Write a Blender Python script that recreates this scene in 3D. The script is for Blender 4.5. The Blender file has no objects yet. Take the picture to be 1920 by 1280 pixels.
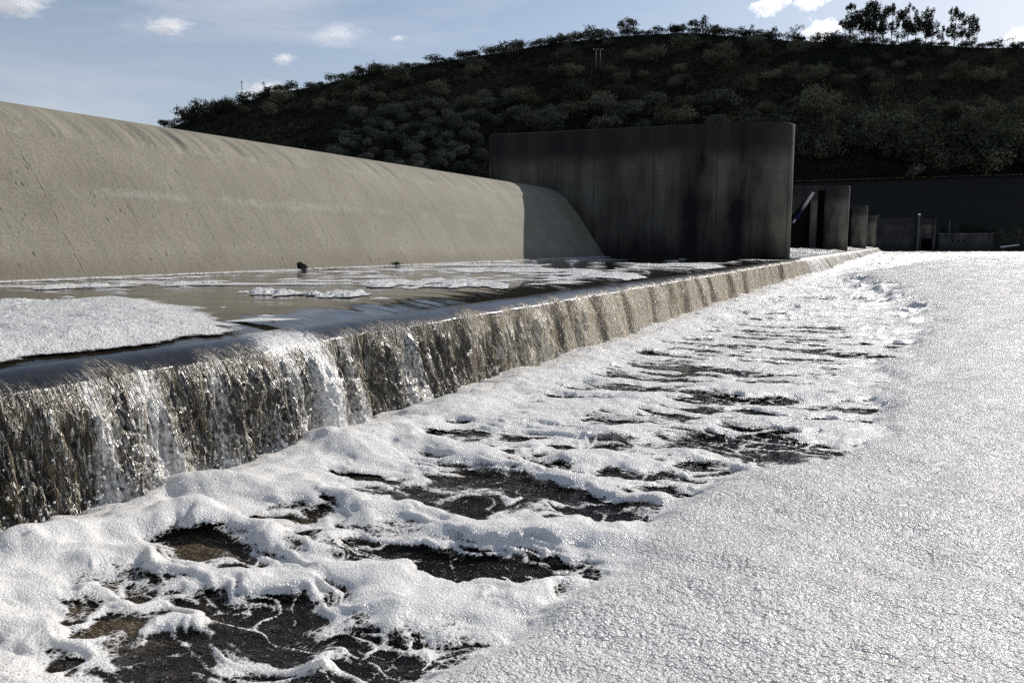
import bpy, bmesh, math, random
import numpy as np
from mathutils import Vector, Matrix

sc = bpy.context.scene
COL = sc.collection
R = math.radians
PI = math.pi
random.seed(7)
rng = np.random.default_rng(11)

# ------------------------------------------------------------------ camera
CAM_Z = 2.0
YAW, PITCH = R(25.95), R(6.95)
cd = bpy.data.cameras.new("camera")
cd.lens, cd.sensor_width = 28.0, 36.0
cd.clip_start, cd.clip_end = 0.1, 6000.0
cam = bpy.data.objects.new("camera", cd)
COL.objects.link(cam)
cam.location = (0, 0, CAM_Z)
cam.rotation_euler = (PI / 2 - PITCH, 0, YAW)
sc.camera = cam

# ------------------------------------------------------------------ light
SUN_AZ, SUN_EL = R(17.0), R(31.5)          # azimuth to the right of +Y
SUN = Vector((math.sin(SUN_AZ) * math.cos(SUN_EL), math.cos(SUN_AZ) * math.cos(SUN_EL), math.sin(SUN_EL)))
ld = bpy.data.lights.new("sun", 'SUN')
ld.energy, ld.angle, ld.color = 5.0, R(0.5), (1.0, 0.945, 0.87)
sun = bpy.data.objects.new("sun", ld)
COL.objects.link(sun)
sun.location = (40, 120, 90)
sun.rotation_euler = SUN.to_track_quat('Z', 'Y').to_euler()

world = bpy.data.worlds.new("World")
sc.world = world
world.use_nodes = True
wt = world.node_tree
wt.nodes.clear()
w_out = wt.nodes.new('ShaderNodeOutputWorld')
w_bg = wt.nodes.new('ShaderNodeBackground')
w_sky = wt.nodes.new('ShaderNodeTexSky')
w_sky.sky_type = 'NISHITA'
w_sky.sun_disc = False
w_sky.sun_elevation = SUN_EL
w_sky.sun_rotation = SUN_AZ
w_sky.air_density, w_sky.dust_density, w_sky.ozone_density = 1.0, 0.8, 2.0
w_bg.inputs['Strength'].default_value = 0.094
# thin high cirrus veil, part of the sky itself
w_tc = wt.nodes.new('ShaderNodeTexCoord')
w_map = wt.nodes.new('ShaderNodeMapping')
w_map.inputs['Scale'].default_value = (1.6, 2.2, 9.0)
w_map.inputs['Rotation'].default_value = (0.25, 0.18, 0.0)
w_noi = wt.nodes.new('ShaderNodeTexNoise')
w_noi.inputs['Scale'].default_value = 1.7
w_noi.inputs['Detail'].default_value = 7.0
w_noi.inputs['Roughness'].default_value = 0.55
w_noi.inputs['Distortion'].default_value = 0.6
w_rmp = wt.nodes.new('ShaderNodeValToRGB')
w_rmp.color_ramp.elements[0].position = 0.47
w_rmp.color_ramp.elements[0].color = (0, 0, 0, 1)
w_rmp.color_ramp.elements[1].position = 0.78
w_rmp.color_ramp.elements[1].color = (0.55, 0.55, 0.55, 1)
w_mix = wt.nodes.new('ShaderNodeMix')
w_mix.data_type = 'RGBA'
w_mix.inputs[7].default_value = (8.0, 8.1, 8.8, 1)
wt.links.new(w_tc.outputs['Generated'], w_map.inputs['Vector'])
wt.links.new(w_map.outputs['Vector'], w_noi.inputs['Vector'])
wt.links.new(w_noi.outputs['Fac'], w_rmp.inputs['Fac'])
wt.links.new(w_rmp.outputs['Color'], w_mix.inputs[0])
w_veil = wt.nodes.new('ShaderNodeMix')
w_veil.data_type = 'RGBA'
w_sep = wt.nodes.new('ShaderNodeSeparateXYZ')
w_mr = wt.nodes.new('ShaderNodeMapRange')               # the pale veil thins out towards the zenith
w_mr.inputs[1].default_value, w_mr.inputs[2].default_value = 0.12, 0.38
w_mr.inputs[3].default_value, w_mr.inputs[4].default_value = 0.42, 0.04
wt.links.new(w_tc.outputs['Generated'], w_sep.inputs[0])
wt.links.new(w_sep.outputs['Z'], w_mr.inputs[0])
wt.links.new(w_mr.outputs[0], w_veil.inputs[0])
w_veil.inputs[7].default_value = (7.3, 7.5, 8.4, 1)
wt.links.new(w_sky.outputs['Color'], w_veil.inputs[6])
wt.links.new(w_veil.outputs[2], w_mix.inputs[6])
wt.links.new(w_mix.outputs[2], w_bg.inputs['Color'])
wt.links.new(w_bg.outputs['Background'], w_out.inputs['Surface'])

sc.view_settings.view_transform = 'Standard'
sc.view_settings.look = 'None'
sc.view_settings.gamma = 1.0
sc.view_settings.use_curve_mapping = False
sc.view_settings.exposure = 0.0
sc.render.engine = 'CYCLES'
cy = sc.cycles
cy.max_bounces = 8
cy.diffuse_bounces = 3
cy.glossy_bounces = 4
cy.transparent_max_bounces = 8
cy.sample_clamp_direct = 12.0
cy.sample_clamp_indirect = 3.0
cy.caustics_reflective = False
cy.caustics_refractive = False
cy.use_denoising = False

# ------------------------------------------------------------------ frames
CY, SY = math.cos(YAW), math.sin(YAW)
F_H = 1493.3 / math.cos(PITCH)            # focal length along the horizon, photo pixels
HOR = 640 - 1493.3 * math.tan(PITCH)

def LF(L, F):                             # right / forward of the view -> world xy
    return (L * CY - F * SY, L * SY + F * CY)

def to_LF(x, y):
    return (x * CY + y * SY, -x * SY + y * CY)

def ray(px, py):
    dx, dy, dz = (px - 960) / 1493.3, (640 - py) / 1493.3, 1.0
    f = dz * math.cos(PITCH) + dy * math.sin(PITCH)
    u = dy * math.cos(PITCH) - dz * math.sin(PITCH)
    return dx, f, u

def ground(px, py, z=0.1):                # where the sight line through a photo point meets height z
    l, f, u = ray(px, py)
    t = (z - CAM_Z) / u
    return LF(l * t, f * t)

def at_F(px, py, F):                      # point on the sight line at forward distance F
    l, f, u = ray(px, py)
    t = F / f
    x, y = LF(l * t, F)
    return Vector((x, y, CAM_Z + u * t))

# ------------------------------------------------------------------ noise
def _h(ix, iy, seed):
    n = (ix.astype(np.int64) * 374761393 + iy.astype(np.int64) * 668265263 + seed * 1442695041) & 0x7fffffff
    n = ((n ^ (n >> 13)) * 1274126177) & 0x7fffffff
    n = ((n ^ (n >> 16)) * 1103515245) & 0x7fffffff
    return ((n ^ (n >> 15)) & 0xffff) / 65535.0

def vn(x, y, seed=0):
    ix, iy = np.floor(x), np.floor(y)
    fx, fy = x - ix, y - iy
    ux, uy = fx * fx * fx * (fx * (fx * 6 - 15) + 10), fy * fy * fy * (fy * (fy * 6 - 15) + 10)
    a, b = _h(ix, iy, seed), _h(ix + 1, iy, seed)
    c, d = _h(ix, iy + 1, seed), _h(ix + 1, iy + 1, seed)
    return (a + (b - a) * ux) * (1 - uy) + (c + (d - c) * ux) * uy - 0.5

def fbm(x, y, octv=4, seed=0, gain=0.5):
    s, a, t = 0.0, 1.0, 0.0
    for k in range(octv):
        c, q = math.cos(k * 0.9), math.sin(k * 0.9)
        s = s + a * vn((x * c - y * q) * 2 ** k + 17.3 * k, (x * q + y * c) * 2 ** k - 9.1 * k, seed + k * 7)
        t += a
        a *= gain
    return s / t * 2.0                    # about -1..1

def worley(x, y, seed=0):
    ix, iy = np.floor(x), np.floor(y)
    best = np.full(np.shape(x), 9.0)
    rid = np.zeros(np.shape(x))
    for i in (-1, 0, 1):
        for j in (-1, 0, 1):
            cx, cy_ = ix + i, iy + j
            px = cx + 0.15 + 0.7 * _h(cx, cy_, seed)
            py = cy_ + 0.15 + 0.7 * _h(cx, cy_, seed + 5)
            d = (px - x) ** 2 + (py - y) ** 2
            m = d < best
            best = np.where(m, d, best)
            rid = np.where(m, _h(cx, cy_, seed + 9), rid)
    return np.sqrt(best), rid

def worley_edge(x, y, seed=0):
    ix, iy = np.floor(x), np.floor(y)
    f1 = np.full(np.shape(x), 9.0)
    f2 = np.full(np.shape(x), 9.0)
    for i in (-1, 0, 1):
        for j in (-1, 0, 1):
            cx, cy_ = ix + i, iy + j
            d = np.hypot(cx + 0.1 + 0.8 * _h(cx, cy_, seed) - x, cy_ + 0.1 + 0.8 * _h(cx, cy_, seed + 5) - y)
            f2 = np.minimum(f2, np.maximum(f1, d))
            f1 = np.minimum(f1, d)
    return f2 - f1

def sstep(a, b, v):
    t = np.clip((v - a) / (b - a), 0, 1)
    return t * t * (3 - 2 * t)

def poly_sd(x, y, pts):                   # signed distance to a closed polygon, + inside
    best = np.full(np.shape(x), 1e9)
    ins = np.zeros(np.shape(x), bool)
    n = len(pts)
    for i in range(n):
        ax, ay = pts[i]
        bx, by = pts[(i + 1) % n]
        ex, ey = bx - ax, by - ay
        t = np.clip(((x - ax) * ex + (y - ay) * ey) / (ex * ex + ey * ey + 1e-12), 0, 1)
        best = np.minimum(best, (x - ax - t * ex) ** 2 + (y - ay - t * ey) ** 2)
        if ay != by:
            ins ^= ((ay > y) != (by > y)) & (x < (bx - ax) * (y - ay) / (by - ay) + ax)
    d = np.sqrt(best)
    return np.where(ins, d, -d)

# ------------------------------------------------------------------ objects
def tag(o, label=None, cat=None, group=None, kind=None):
    if label: o['label'] = label
    if cat: o['category'] = cat
    if group: o['group'] = group
    if kind: o['kind'] = kind
    return o

def link(name, me, mat=None, parent=None):
    o = bpy.data.objects.new(name, me)
    COL.objects.link(o)
    if mat is not None:
        me.materials.append(mat)
    if parent is not None:
        o.parent = parent
    return o

def empty(name, loc=(0, 0, 0), rz=0.0):
    o = bpy.data.objects.new(name, None)
    COL.objects.link(o)
    o.location = loc
    o.rotation_euler = (0, 0, rz)
    o.empty_display_size = 0.5
    return o

def mesh_np(name, co, quads, attrs=None, smooth=True):
    me = bpy.data.meshes.new(name)
    co = np.ascontiguousarray(co, np.float32).reshape(-1, 3)
    quads = np.ascontiguousarray(quads, np.int32)
    k = quads.shape[1]
    me.vertices.add(len(co))
    me.vertices.foreach_set('co', co.ravel())
    me.loops.add(quads.size)
    me.loops.foreach_set('vertex_index', quads.ravel())
    me.polygons.add(len(quads))
    me.polygons.foreach_set('loop_start', np.arange(0, quads.size, k, dtype=np.int32))
    if smooth:
        me.polygons.foreach_set('use_smooth', np.ones(len(quads), bool))
    for nme, a in (attrs or {}).items():
        at = me.attributes.new(nme, 'FLOAT', 'POINT')
        at.data.foreach_set('value', np.ascontiguousarray(a, np.float32).ravel())
    me.update(calc_edges=True)
    return me

def grid(name, X, Y, Z, keep=None, attrs=None, smooth=True, flip=False):
    nr, nc = X.shape
    idx = np.arange(nr * nc, dtype=np.int32).reshape(nr, nc)
    q = np.stack([idx[:-1, :-1], idx[:-1, 1:], idx[1:, 1:], idx[1:, :-1]], -1).reshape(-1, 4)
    co = np.stack([X, Y, Z], -1).reshape(-1, 3)
    e1, e2 = co[q[::7, 1]] - co[q[::7, 0]], co[q[::7, 3]] - co[q[::7, 0]]
    if (e1[:, 0] * e2[:, 1] - e1[:, 1] * e2[:, 0]).sum() < 0:      # faces always look up and out
        q = q[:, ::-1]
    at = {k: v.ravel() for k, v in (attrs or {}).items()}
    if keep is not None:
        kf = keep.ravel()
        q = q[kf[q].any(1)]
        used = np.zeros(len(co), bool)
        used[q.ravel()] = True
        rem = np.cumsum(used) - 1
        q = rem[q].astype(np.int32)
        co = co[used]
        at = {k: v[used] for k, v in at.items()}
    return mesh_np(name, co, q, at, smooth)

class MB:                                  # collects simple shapes into one mesh
    def __init__(s):
        s.bm = bmesh.new()
    def box(s, x0, x1, y0, y1, z0, z1, M=None, bev=0.0):
        r = bmesh.ops.create_cube(s.bm, size=1.0)
        vs = r['verts']
        for v in vs:
            v.co = Vector((x0 + (v.co.x + .5) * (x1 - x0), y0 + (v.co.y + .5) * (y1 - y0), z0 + (v.co.z + .5) * (z1 - z0)))
        if bev:
            es = list({e for v in vs for e in v.link_edges})
            g = bmesh.ops.bevel(s.bm, geom=es, offset=bev, segments=2, affect='EDGES', profile=0.6)
            vs = list({v for f in g['faces'] for v in f.verts} | {v for v in vs if v.is_valid})
        if M is not None:
            bmesh.ops.transform(s.bm, matrix=M, verts=[v for v in vs if v.is_valid])
        return s
    def tube(s, a, b, r0, r1=None, n=10):
        a, b = Vector(a), Vector(b)
        r1 = r0 if r1 is None else r1
        d = b - a
        q = d.to_track_quat('Z', 'Y').to_matrix().to_4x4()
        r = bmesh.ops.create_cone(s.bm, cap_ends=True, segments=n, radius1=r0, radius2=r1, depth=d.length)
        bmesh.ops.transform(s.bm, matrix=Matrix.Translation((a + b) / 2) @ q, verts=r['verts'])
        return s
    def prism(s, pts, z0, z1):
        n = len(pts)
        lo = [s.bm.verts.new((x, y, z0)) for x, y in pts]
        hi = [s.bm.verts.new((x, y, z1)) for x, y in pts]
        s.bm.faces.new(lo[::-1]); s.bm.faces.new(hi)
        for i in range(n):
            s.bm.faces.new((lo[i], lo[(i + 1) % n], hi[(i + 1) % n], hi[i]))
        return s
    def build(s, name, mat, parent=None, smooth=False):
        me = bpy.data.meshes.new(name)
        bmesh.ops.recalc_face_normals(s.bm, faces=s.bm.faces)
        s.bm.to_mesh(me)
        s.bm.free()
        if smooth:
            me.polygons.foreach_set('use_smooth', np.ones(len(me.polygons), bool))
        return link(name, me, mat, parent)

# ------------------------------------------------------------------ node helper
class NT:
    def __init__(s, name):
        s.m = bpy.data.materials.new(name)
        s.m.use_nodes = True
        s.t = s.m.node_tree
        s.t.nodes.clear()
        s.out = s.t.nodes.new('ShaderNodeOutputMaterial')
    def n(s, typ, ins=None, **kw):
        nd = s.t.nodes.new('ShaderNode' + typ)
        for k, v in kw.items():
            setattr(nd, k, v)
        for k, v in (ins or {}).items():
            s.set(nd.inputs[k], v)
        return nd
    def set(s, sock, v):
        if isinstance(v, bpy.types.NodeSocket):
            s.t.links.new(v, sock)
        elif isinstance(v, bpy.types.Node):
            s.t.links.new(v.outputs[0], sock)
        else:
            sock.default_value = v
    def obj(s):
        return s.n('TexCoord').outputs['Object']
    def mapping(s, vec, scale=(1, 1, 1), rot=(0, 0, 0), loc=(0, 0, 0)):
        return s.n('Mapping', {'Vector': vec, 'Scale': scale, 'Rotation': rot, 'Location': loc}).outputs[0]
    def noise(s, vec, scale, detail=4, rough=0.55, dist=0.0):
        return s.n('TexNoise', {'Vector': vec, 'Scale': scale, 'Detail': detail, 'Roughness': rough, 'Distortion': dist}).outputs['Fac']
    def vor(s, vec, scale, feature='F1', out='Distance', rnd=1.0):
        return s.n('TexVoronoi', {'Vector': vec, 'Scale': scale, 'Randomness': rnd}, feature=feature).outputs[out]
    def math(s, op, a, b=0.0, clamp=False):
        return s.n('Math', {0: a, 1: b}, operation=op, use_clamp=clamp).outputs[0]
    def ramp(s, fac, stops):
        r = s.n('ValToRGB', {'Fac': fac})
        el = r.color_ramp.elements
        while len(el) < len(stops):
            el.new(0.5)
        for e, (p, c) in zip(el, stops):
            e.position = p
            e.color = (c, c, c, 1) if isinstance(c, (int, float)) else (*c, 1)
        return r.outputs['Color']
    def mix(s, fac, a, b, blend='MIX'):
        m = s.n('Mix', data_type='RGBA', blend_type=blend)
        s.set(m.inputs[0], fac)
        for i, v in ((6, a), (7, b)):
            s.set(m.inputs[i], (*v, 1) if isinstance(v, tuple) and len(v) == 3 else v)
        return m.outputs[2]
    def attr(s, name):
        return s.n('Attribute', attribute_name=name).outputs['Fac']
    def bump(s, h, strength=0.5, dist=0.02, normal=None):
        ins = {'Height': h, 'Strength': strength, 'Distance': dist}
        if normal is not None:
            ins['Normal'] = normal
        return s.n('Bump', ins).outputs[0]
    def pbsdf(s, color, rough=0.6, normal=None, **kw):
        b = s.n('BsdfPrincipled')
        s.set(b.inputs['Base Color'], (*color, 1) if isinstance(color, tuple) and len(color) == 3 else color)
        s.set(b.inputs['Roughness'], rough)
        if normal is not None:
            s.set(b.inputs['Normal'], normal)
        for k, v in kw.items():
            s.set(b.inputs[k.replace('_', ' ')], v)
        return b.outputs[0]
    def done(s, shader):
        s.t.links.new(shader, s.out.inputs['Surface'])
        return s.m

# ------------------------------------------------------------------ materials
def mat_foam(name, lace=True):
    t = NT(name)
    v = t.obj()
    big = t.noise(v, 2.2, 3)
    wob = t.n('VectorMath', {0: v, 1: t.n('TexNoise', {'Vector': v, 'Scale': 9.0, 'Detail': 2.0}).outputs['Color']}, operation='MULTIPLY_ADD')
    wob.inputs[1].default_value = (1, 1, 1)
    nz = t.n('TexNoise', {'Vector': v, 'Scale': 7.0, 'Detail': 2.0}).outputs['Color']
    sc_ = t.n('VectorMath', {0: nz, 1: (0.05, 0.05, 0.05)}, operation='MULTIPLY').outputs[0]
    wv = t.n('VectorMath', {0: v, 1: sc_}, operation='ADD').outputs[0]
    d1 = t.vor(wv, 34.0)
    d2 = t.vor(wv, 66.0)
    d3 = t.vor(wv, 190.0)
    def dome(d, r=0.62):
        return t.math('SQRT', t.math('MAXIMUM', t.math('SUBTRACT', r * r, t.math('MULTIPLY', d, d)), 0.0))
    b1 = t.bump(dome(d1), t.math('ADD', 0.12, t.math('MULTIPLY', t.attr('coarse'), 0.75)), 0.022)
    d0 = t.vor(wv, 15.0)
    b1 = t.bump(dome(d0), t.math('MULTIPLY', t.math('MULTIPLY', t.attr('coarse'), 0.7), t.ramp(t.noise(v, 3.2, 3), [(0.45, 0.0), (0.62, 1.0)])), 0.035, b1)
    b2 = t.bump(dome(d2), 0.95, 0.013, b1)
    b2 = t.bump(dome(d3), t.math('SUBTRACT', 0.7, t.math('MULTIPLY', t.attr('coarse'), 0.4)), 0.006, b2)
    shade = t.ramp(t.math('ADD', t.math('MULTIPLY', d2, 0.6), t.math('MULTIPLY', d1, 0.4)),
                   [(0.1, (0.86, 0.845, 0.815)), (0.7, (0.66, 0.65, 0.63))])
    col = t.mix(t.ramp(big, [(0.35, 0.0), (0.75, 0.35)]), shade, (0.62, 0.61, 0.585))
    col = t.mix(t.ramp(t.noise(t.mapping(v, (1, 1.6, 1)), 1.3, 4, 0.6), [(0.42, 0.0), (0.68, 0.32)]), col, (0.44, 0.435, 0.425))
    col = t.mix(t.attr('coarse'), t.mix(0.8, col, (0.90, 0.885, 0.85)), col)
    b3 = b2
    pb = t.pbsdf(col, 0.24, b3, IOR=1.36, Specular_IOR_Level=0.95, Subsurface_Weight=t.math('SUBTRACT', 0.55, t.math('MULTIPLY', t.attr('coarse'), 0.25)), Subsurface_Radius=(0.09, 0.088, 0.082), Subsurface_Scale=0.7)
    if not lace:
        return t.done(pb)
    T = t.attr('thick')
    lac = t.vor(wv, 26.0, 'DISTANCE_TO_EDGE')
    lac2 = t.vor(wv, 60.0, 'DISTANCE_TO_EDGE')
    nn = t.math('ADD', t.math('MULTIPLY', t.noise(v, 13.0, 4), 0.6), t.math('MULTIPLY', t.noise(t.mapping(v, (1, 2.2, 1)), 4.5, 4, 0.6), 0.4))
    lv = t.math('ADD', t.math('MULTIPLY', t.math('MINIMUM', lac, 0.35), 0.20), t.math('MULTIPLY', t.math('MINIMUM', lac2, 0.35), 0.12))
    thr = t.math('ADD', lv, t.math('MULTIPLY', t.math('SUBTRACT', nn, 0.5), 0.34))
    a = t.n('MapRange', {0: t.math('SUBTRACT', T, thr), 1: -0.025, 2: 0.055, 3: 0.0, 4: 1.0}).outputs[0]
    tr = t.n('BsdfTransparent').outputs[0]
    m = t.n('MixShader')
    t.set(m.inputs[0], a); t.set(m.inputs[1], tr); t.set(m.inputs[2], pb)
    return t.done(m.outputs[0])

def mat_pool():
    t = NT('pool water')
    v = t.obj()
    aer = t.attr('aer')
    n1 = t.noise(v, 4.0, 4)
    cell = t.vor(v, 45.0)
    b = t.bump(t.noise(t.mapping(v, (1.0, 1.8, 1)), 6.0, 5, 0.65), 1.0, 0.13)
    b = t.bump(t.noise(v, 26.0, 3), 0.7, 0.022, b)
    tanm = t.mix(t.ramp(cell, [(0.1, 0.0), (0.6, 1.0)]), (0.30, 0.24, 0.16), (0.10, 0.075, 0.045))
    col = t.mix(t.math('MULTIPLY', aer, t.ramp(n1, [(0.3, 0.35), (0.6, 1.0)]), True), (0.003, 0.003, 0.004), tanm)
    return t.done(t.pbsdf(col, 0.06, b, IOR=1.33))

def mat_shelf():
    t = NT('shelf water')
    v = t.obj()
    b = t.bump(t.noise(t.mapping(v, (0.35, 2.2, 1), (0, 0, R(-18))), 2.2, 4, 0.6), 0.10, 0.05)
    fo = t.attr('foam')
    b = t.bump(t.math('MULTIPLY', fo, t.noise(v, 3.0, 5, 0.7)), 0.9, 0.25, b)
    col = t.mix(fo, (0.018, 0.015, 0.010), (0.62, 0.61, 0.58))  # white water, its sun glitter put into the colour
    return t.done(t.pbsdf(col, t.math('ADD', 0.03, t.math('MULTIPLY', fo, 0.22)), b, IOR=1.33))

def mat_fall():
    t = NT('falling water')
    v = t.obj()
    st = t.mapping(v, (2.0, 5.5, 1.3))
    n1 = t.noise(st, 1.5, 5, 0.6, 0.3)
    n2 = t.noise(t.mapping(v, (2, 16, 1.7)), 2.0, 4, 0.6, 0.35)
    n3 = t.noise(v, 24.0, 3, 0.6)
    fo = t.attr('foam')
    gold_glint = t.attr('gold_glint')
    cell = t.vor(v, 55.0)
    gr = t.attr('grow')
    beads = t.noise(t.mapping(v, (6, 42, 4.5)), 1.0, 3, 0.65, 0.5)
    base = t.mix(t.ramp(n2, [(0.45, 0.0), (0.75, 1.0)]), (0.010, 0.008, 0.006), (0.17, 0.125, 0.062))
    gcol = t.mix(t.ramp(n2, [(0.38, 0.0), (0.62, 1.0)]), (0.30, 0.225, 0.125), (0.88, 0.72, 0.46))  # sun glints and light through the sheet are put into this gold
    base = t.mix(gold_glint, base, t.mix(t.attr('lane'), t.mix(0.72, gcol, (0.04, 0.03, 0.02)), gcol))
    bm_ = t.math('ADD', beads, t.math('MULTIPLY', t.math('MULTIPLY', gold_glint, t.attr('lane')), 0.24))
    base = t.mix(t.math('MULTIPLY', gr, t.ramp(bm_, [(0.60, 0.0), (0.70, 0.95)])), base, t.mix(gold_glint, (0.82, 0.80, 0.76), (0.92, 0.82, 0.64)))
    base = t.mix(gr, (0.010, 0.009, 0.008), base)
    filn = t.noise(t.mapping(v, (5, 15, 2.6)), 1.0, 3, 0.55, 1.2)
    fil = t.ramp(t.math('ABSOLUTE', t.math('SUBTRACT', filn, 0.5)), [(0.010, 1.0), (0.028, 0.0)])
    base = t.mix(t.math('MULTIPLY', t.math('MULTIPLY', fil, gr), t.math('SUBTRACT', 1.0, t.math('MULTIPLY', gold_glint, 0.7))), base, (0.80, 0.74, 0.62))
    foamc = t.mix(t.ramp(cell, [(0.15, 0.0), (0.6, 1.0)]), (0.92, 0.905, 0.87), (0.66, 0.65, 0.62))
    fm = t.n('MapRange', {0: t.math('ADD', fo, t.math('ADD', t.math('MULTIPLY', t.math('SUBTRACT', n3, 0.5), 1.1), t.math('MULTIPLY', t.math('SUBTRACT', beads, 0.5), 1.0))), 1: 0.40, 2: 0.85, 3: 0.0, 4: 1.0}).outputs[0]
    col = t.mix(fm, base, foamc)
    gr = t.math('MULTIPLY', gr, t.math('SUBTRACT', 1.0, t.math('MULTIPLY', fm, 0.65)))
    b = t.bump(n2, t.math('MULTIPLY', gr, t.math('SUBTRACT', 1.0, t.math('MULTIPLY', gold_glint, 0.35))), 0.14)
    b = t.bump(beads, gr, 0.07, b)
    b = t.bump(fil, gr, 0.03, b)
    b = t.bump(t.vor(v, 48.0), t.math('MULTIPLY', fm, 0.55), 0.014, b)
    return t.done(t.pbsdf(col, 0.20, b, IOR=1.40, Specular_IOR_Level=1.0))

def mat_weir():
    t = NT('silted weir skin')
    v = t.obj()
    arc = t.attr('arc')                    # 0 at the water, 1 at the crest
    yy = t.attr('run')
    vec = t.n('CombineXYZ', {0: t.math('MULTIPLY', arc, 6.6), 1: yy, 2: 0.0}).outputs[0]
    n1 = t.noise(vec, 0.55, 5, 0.6)
    n2 = t.noise(vec, 17.0, 5, 0.75)
    n3 = t.noise(t.mapping(vec, (0.25, 3.0, 1)), 1.4, 4, 0.6)
    col = t.mix(t.ramp(n1, [(0.3, 0.0), (0.7, 1.0)]), (0.215, 0.195, 0.148), (0.305, 0.282, 0.222))
    col = t.mix(t.ramp(n3, [(0.45, 0.0), (0.8, 0.5)]), col, (0.22, 0.208, 0.168))
    col = t.mix(t.ramp(n2, [(0.38, 0.5), (0.54, 0.0)]), col, (0.085, 0.076, 0.058))
    # dark pits drawn out down the face, denser low down
    pit = t.vor(t.mapping(vec, (1.0, 2.2, 1)), 2.2)
    pm = t.math('MULTIPLY', t.ramp(pit, [(0.09, 1.0), (0.19, 0.0)]), t.ramp(arc, [(0.0, 1.0), (0.75, 0.25), (0.85, 0.0)]))
    pm = t.math('MULTIPLY', pm, t.ramp(t.noise(vec, 1.1, 3), [(0.42, 0.0), (0.62, 1.0)]))
    col = t.mix(pm, col, (0.035, 0.03, 0.025))
    # hoop joints across the run
    wig = t.math('MULTIPLY', t.math('SUBTRACT', t.noise(vec, 0.8, 3), 0.5), 0.30)
    yw = t.math('ADD', yy, wig)
    jt = t.math('ABSOLUTE', t.math('SUBTRACT', t.math('FRACT', t.math('DIVIDE', yw, 2.15)), 0.5))
    jl = t.math('MULTIPLY', t.ramp(jt, [(0.003, 1.0), (0.009, 0.0)]), t.ramp(t.noise(vec, 2.3, 4, 0.7), [(0.42, 0.0), (0.62, 0.75)]))
    col = t.mix(jl, col, (0.06, 0.052, 0.042))
    # two ragged pale lines along the run
    lineh = None
    for a0, wdt, seed in ((0.66, 0.012, 1.0), (0.40, 0.018, 5.0)):
        aw = t.math('ADD', arc, t.math('MULTIPLY', t.math('SUBTRACT', t.noise(t.mapping(vec, (1, 1, 1), loc=(seed, seed, 0)), 0.6, 5), 0.5), 0.05))
        d = t.math('ABSOLUTE', t.math('SUBTRACT', aw, a0))
        lm = t.math('MULTIPLY', t.ramp(d, [(wdt * 0.5, 1.0), (wdt * 1.6, 0.0)]), t.ramp(t.noise(t.mapping(vec, (0.4, 1, 1), loc=(seed * 3, 0, 0)), 0.9, 4), [(0.42, 0.0), (0.66, 0.55)]))
        lm = t.math('MULTIPLY', lm, t.ramp(t.noise(vec, 7.0, 4, 0.7), [(0.40, 0.1), (0.6, 1.0)]))
        col = t.mix(lm, col, (0.40, 0.385, 0.345))
    wet = t.ramp(t.math('ADD', arc, t.math('MULTIPLY', t.math('SUBTRACT', n1, 0.5), 0.08)), [(0.05, 0.5), (0.15, 0.0)])
    col = t.mix(wet, col, (0.13, 0.11, 0.085))
    b = t.bump(n2, 0.4, 0.022)
    b = t.bump(t.noise(vec, 5.0, 4), 0.4, 0.05, b)
    b = t.bump(t.math('ADD', jl, pm), 0.6, -0.03, b)
    return t.done(t.pbsdf(col, 0.85, b, Specular_IOR_Level=0.25))

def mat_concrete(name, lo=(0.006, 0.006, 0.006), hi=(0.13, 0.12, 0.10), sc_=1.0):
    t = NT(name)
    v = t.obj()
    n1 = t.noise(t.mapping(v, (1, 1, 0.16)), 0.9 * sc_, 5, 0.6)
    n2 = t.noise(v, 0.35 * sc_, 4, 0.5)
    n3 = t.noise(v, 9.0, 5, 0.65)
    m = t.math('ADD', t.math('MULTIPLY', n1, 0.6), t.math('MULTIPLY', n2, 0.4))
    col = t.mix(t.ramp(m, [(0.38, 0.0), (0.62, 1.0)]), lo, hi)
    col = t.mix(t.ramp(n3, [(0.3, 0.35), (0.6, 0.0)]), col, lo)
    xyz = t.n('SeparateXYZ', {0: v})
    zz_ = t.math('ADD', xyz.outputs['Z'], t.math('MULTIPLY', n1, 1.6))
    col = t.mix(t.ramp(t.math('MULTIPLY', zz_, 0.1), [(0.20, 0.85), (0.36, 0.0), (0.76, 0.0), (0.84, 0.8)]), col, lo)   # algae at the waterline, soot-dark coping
    jx = t.math('ABSOLUTE', t.math('SUBTRACT', t.math('FRACT', t.math('MULTIPLY', xyz.outputs['X'], 0.27)), 0.5))
    jz = t.math('ABSOLUTE', t.math('SUBTRACT', t.math('FRACT', t.math('MULTIPLY', xyz.outputs['Z'], 0.42)), 0.5))
    jn = t.ramp(t.math('MINIMUM', jx, t.math('ADD', jz, 0.004)), [(0.006, 0.6), (0.012, 0.0)])
    col = t.mix(jn, col, lo)
    b = t.bump(n3, 0.3, 0.03)
    return t.done(t.pbsdf(col, 0.85, b, Specular_IOR_Level=0.3))

def mat_plain(name, col, rough=0.7, var=0.25, scale=6.0, **kw):
    t = NT(name)
    v = t.obj()
    n = t.noise(v, scale, 4, 0.6)
    c2 = tuple(c * (1 - var) for c in col)
    c = t.mix(t.ramp(n, [(0.3, 0.0), (0.7, 1.0)]), c2, col)
    return t.done(t.pbsdf(c, rough, t.bump(n, 0.2, 0.02), **kw))

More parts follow.
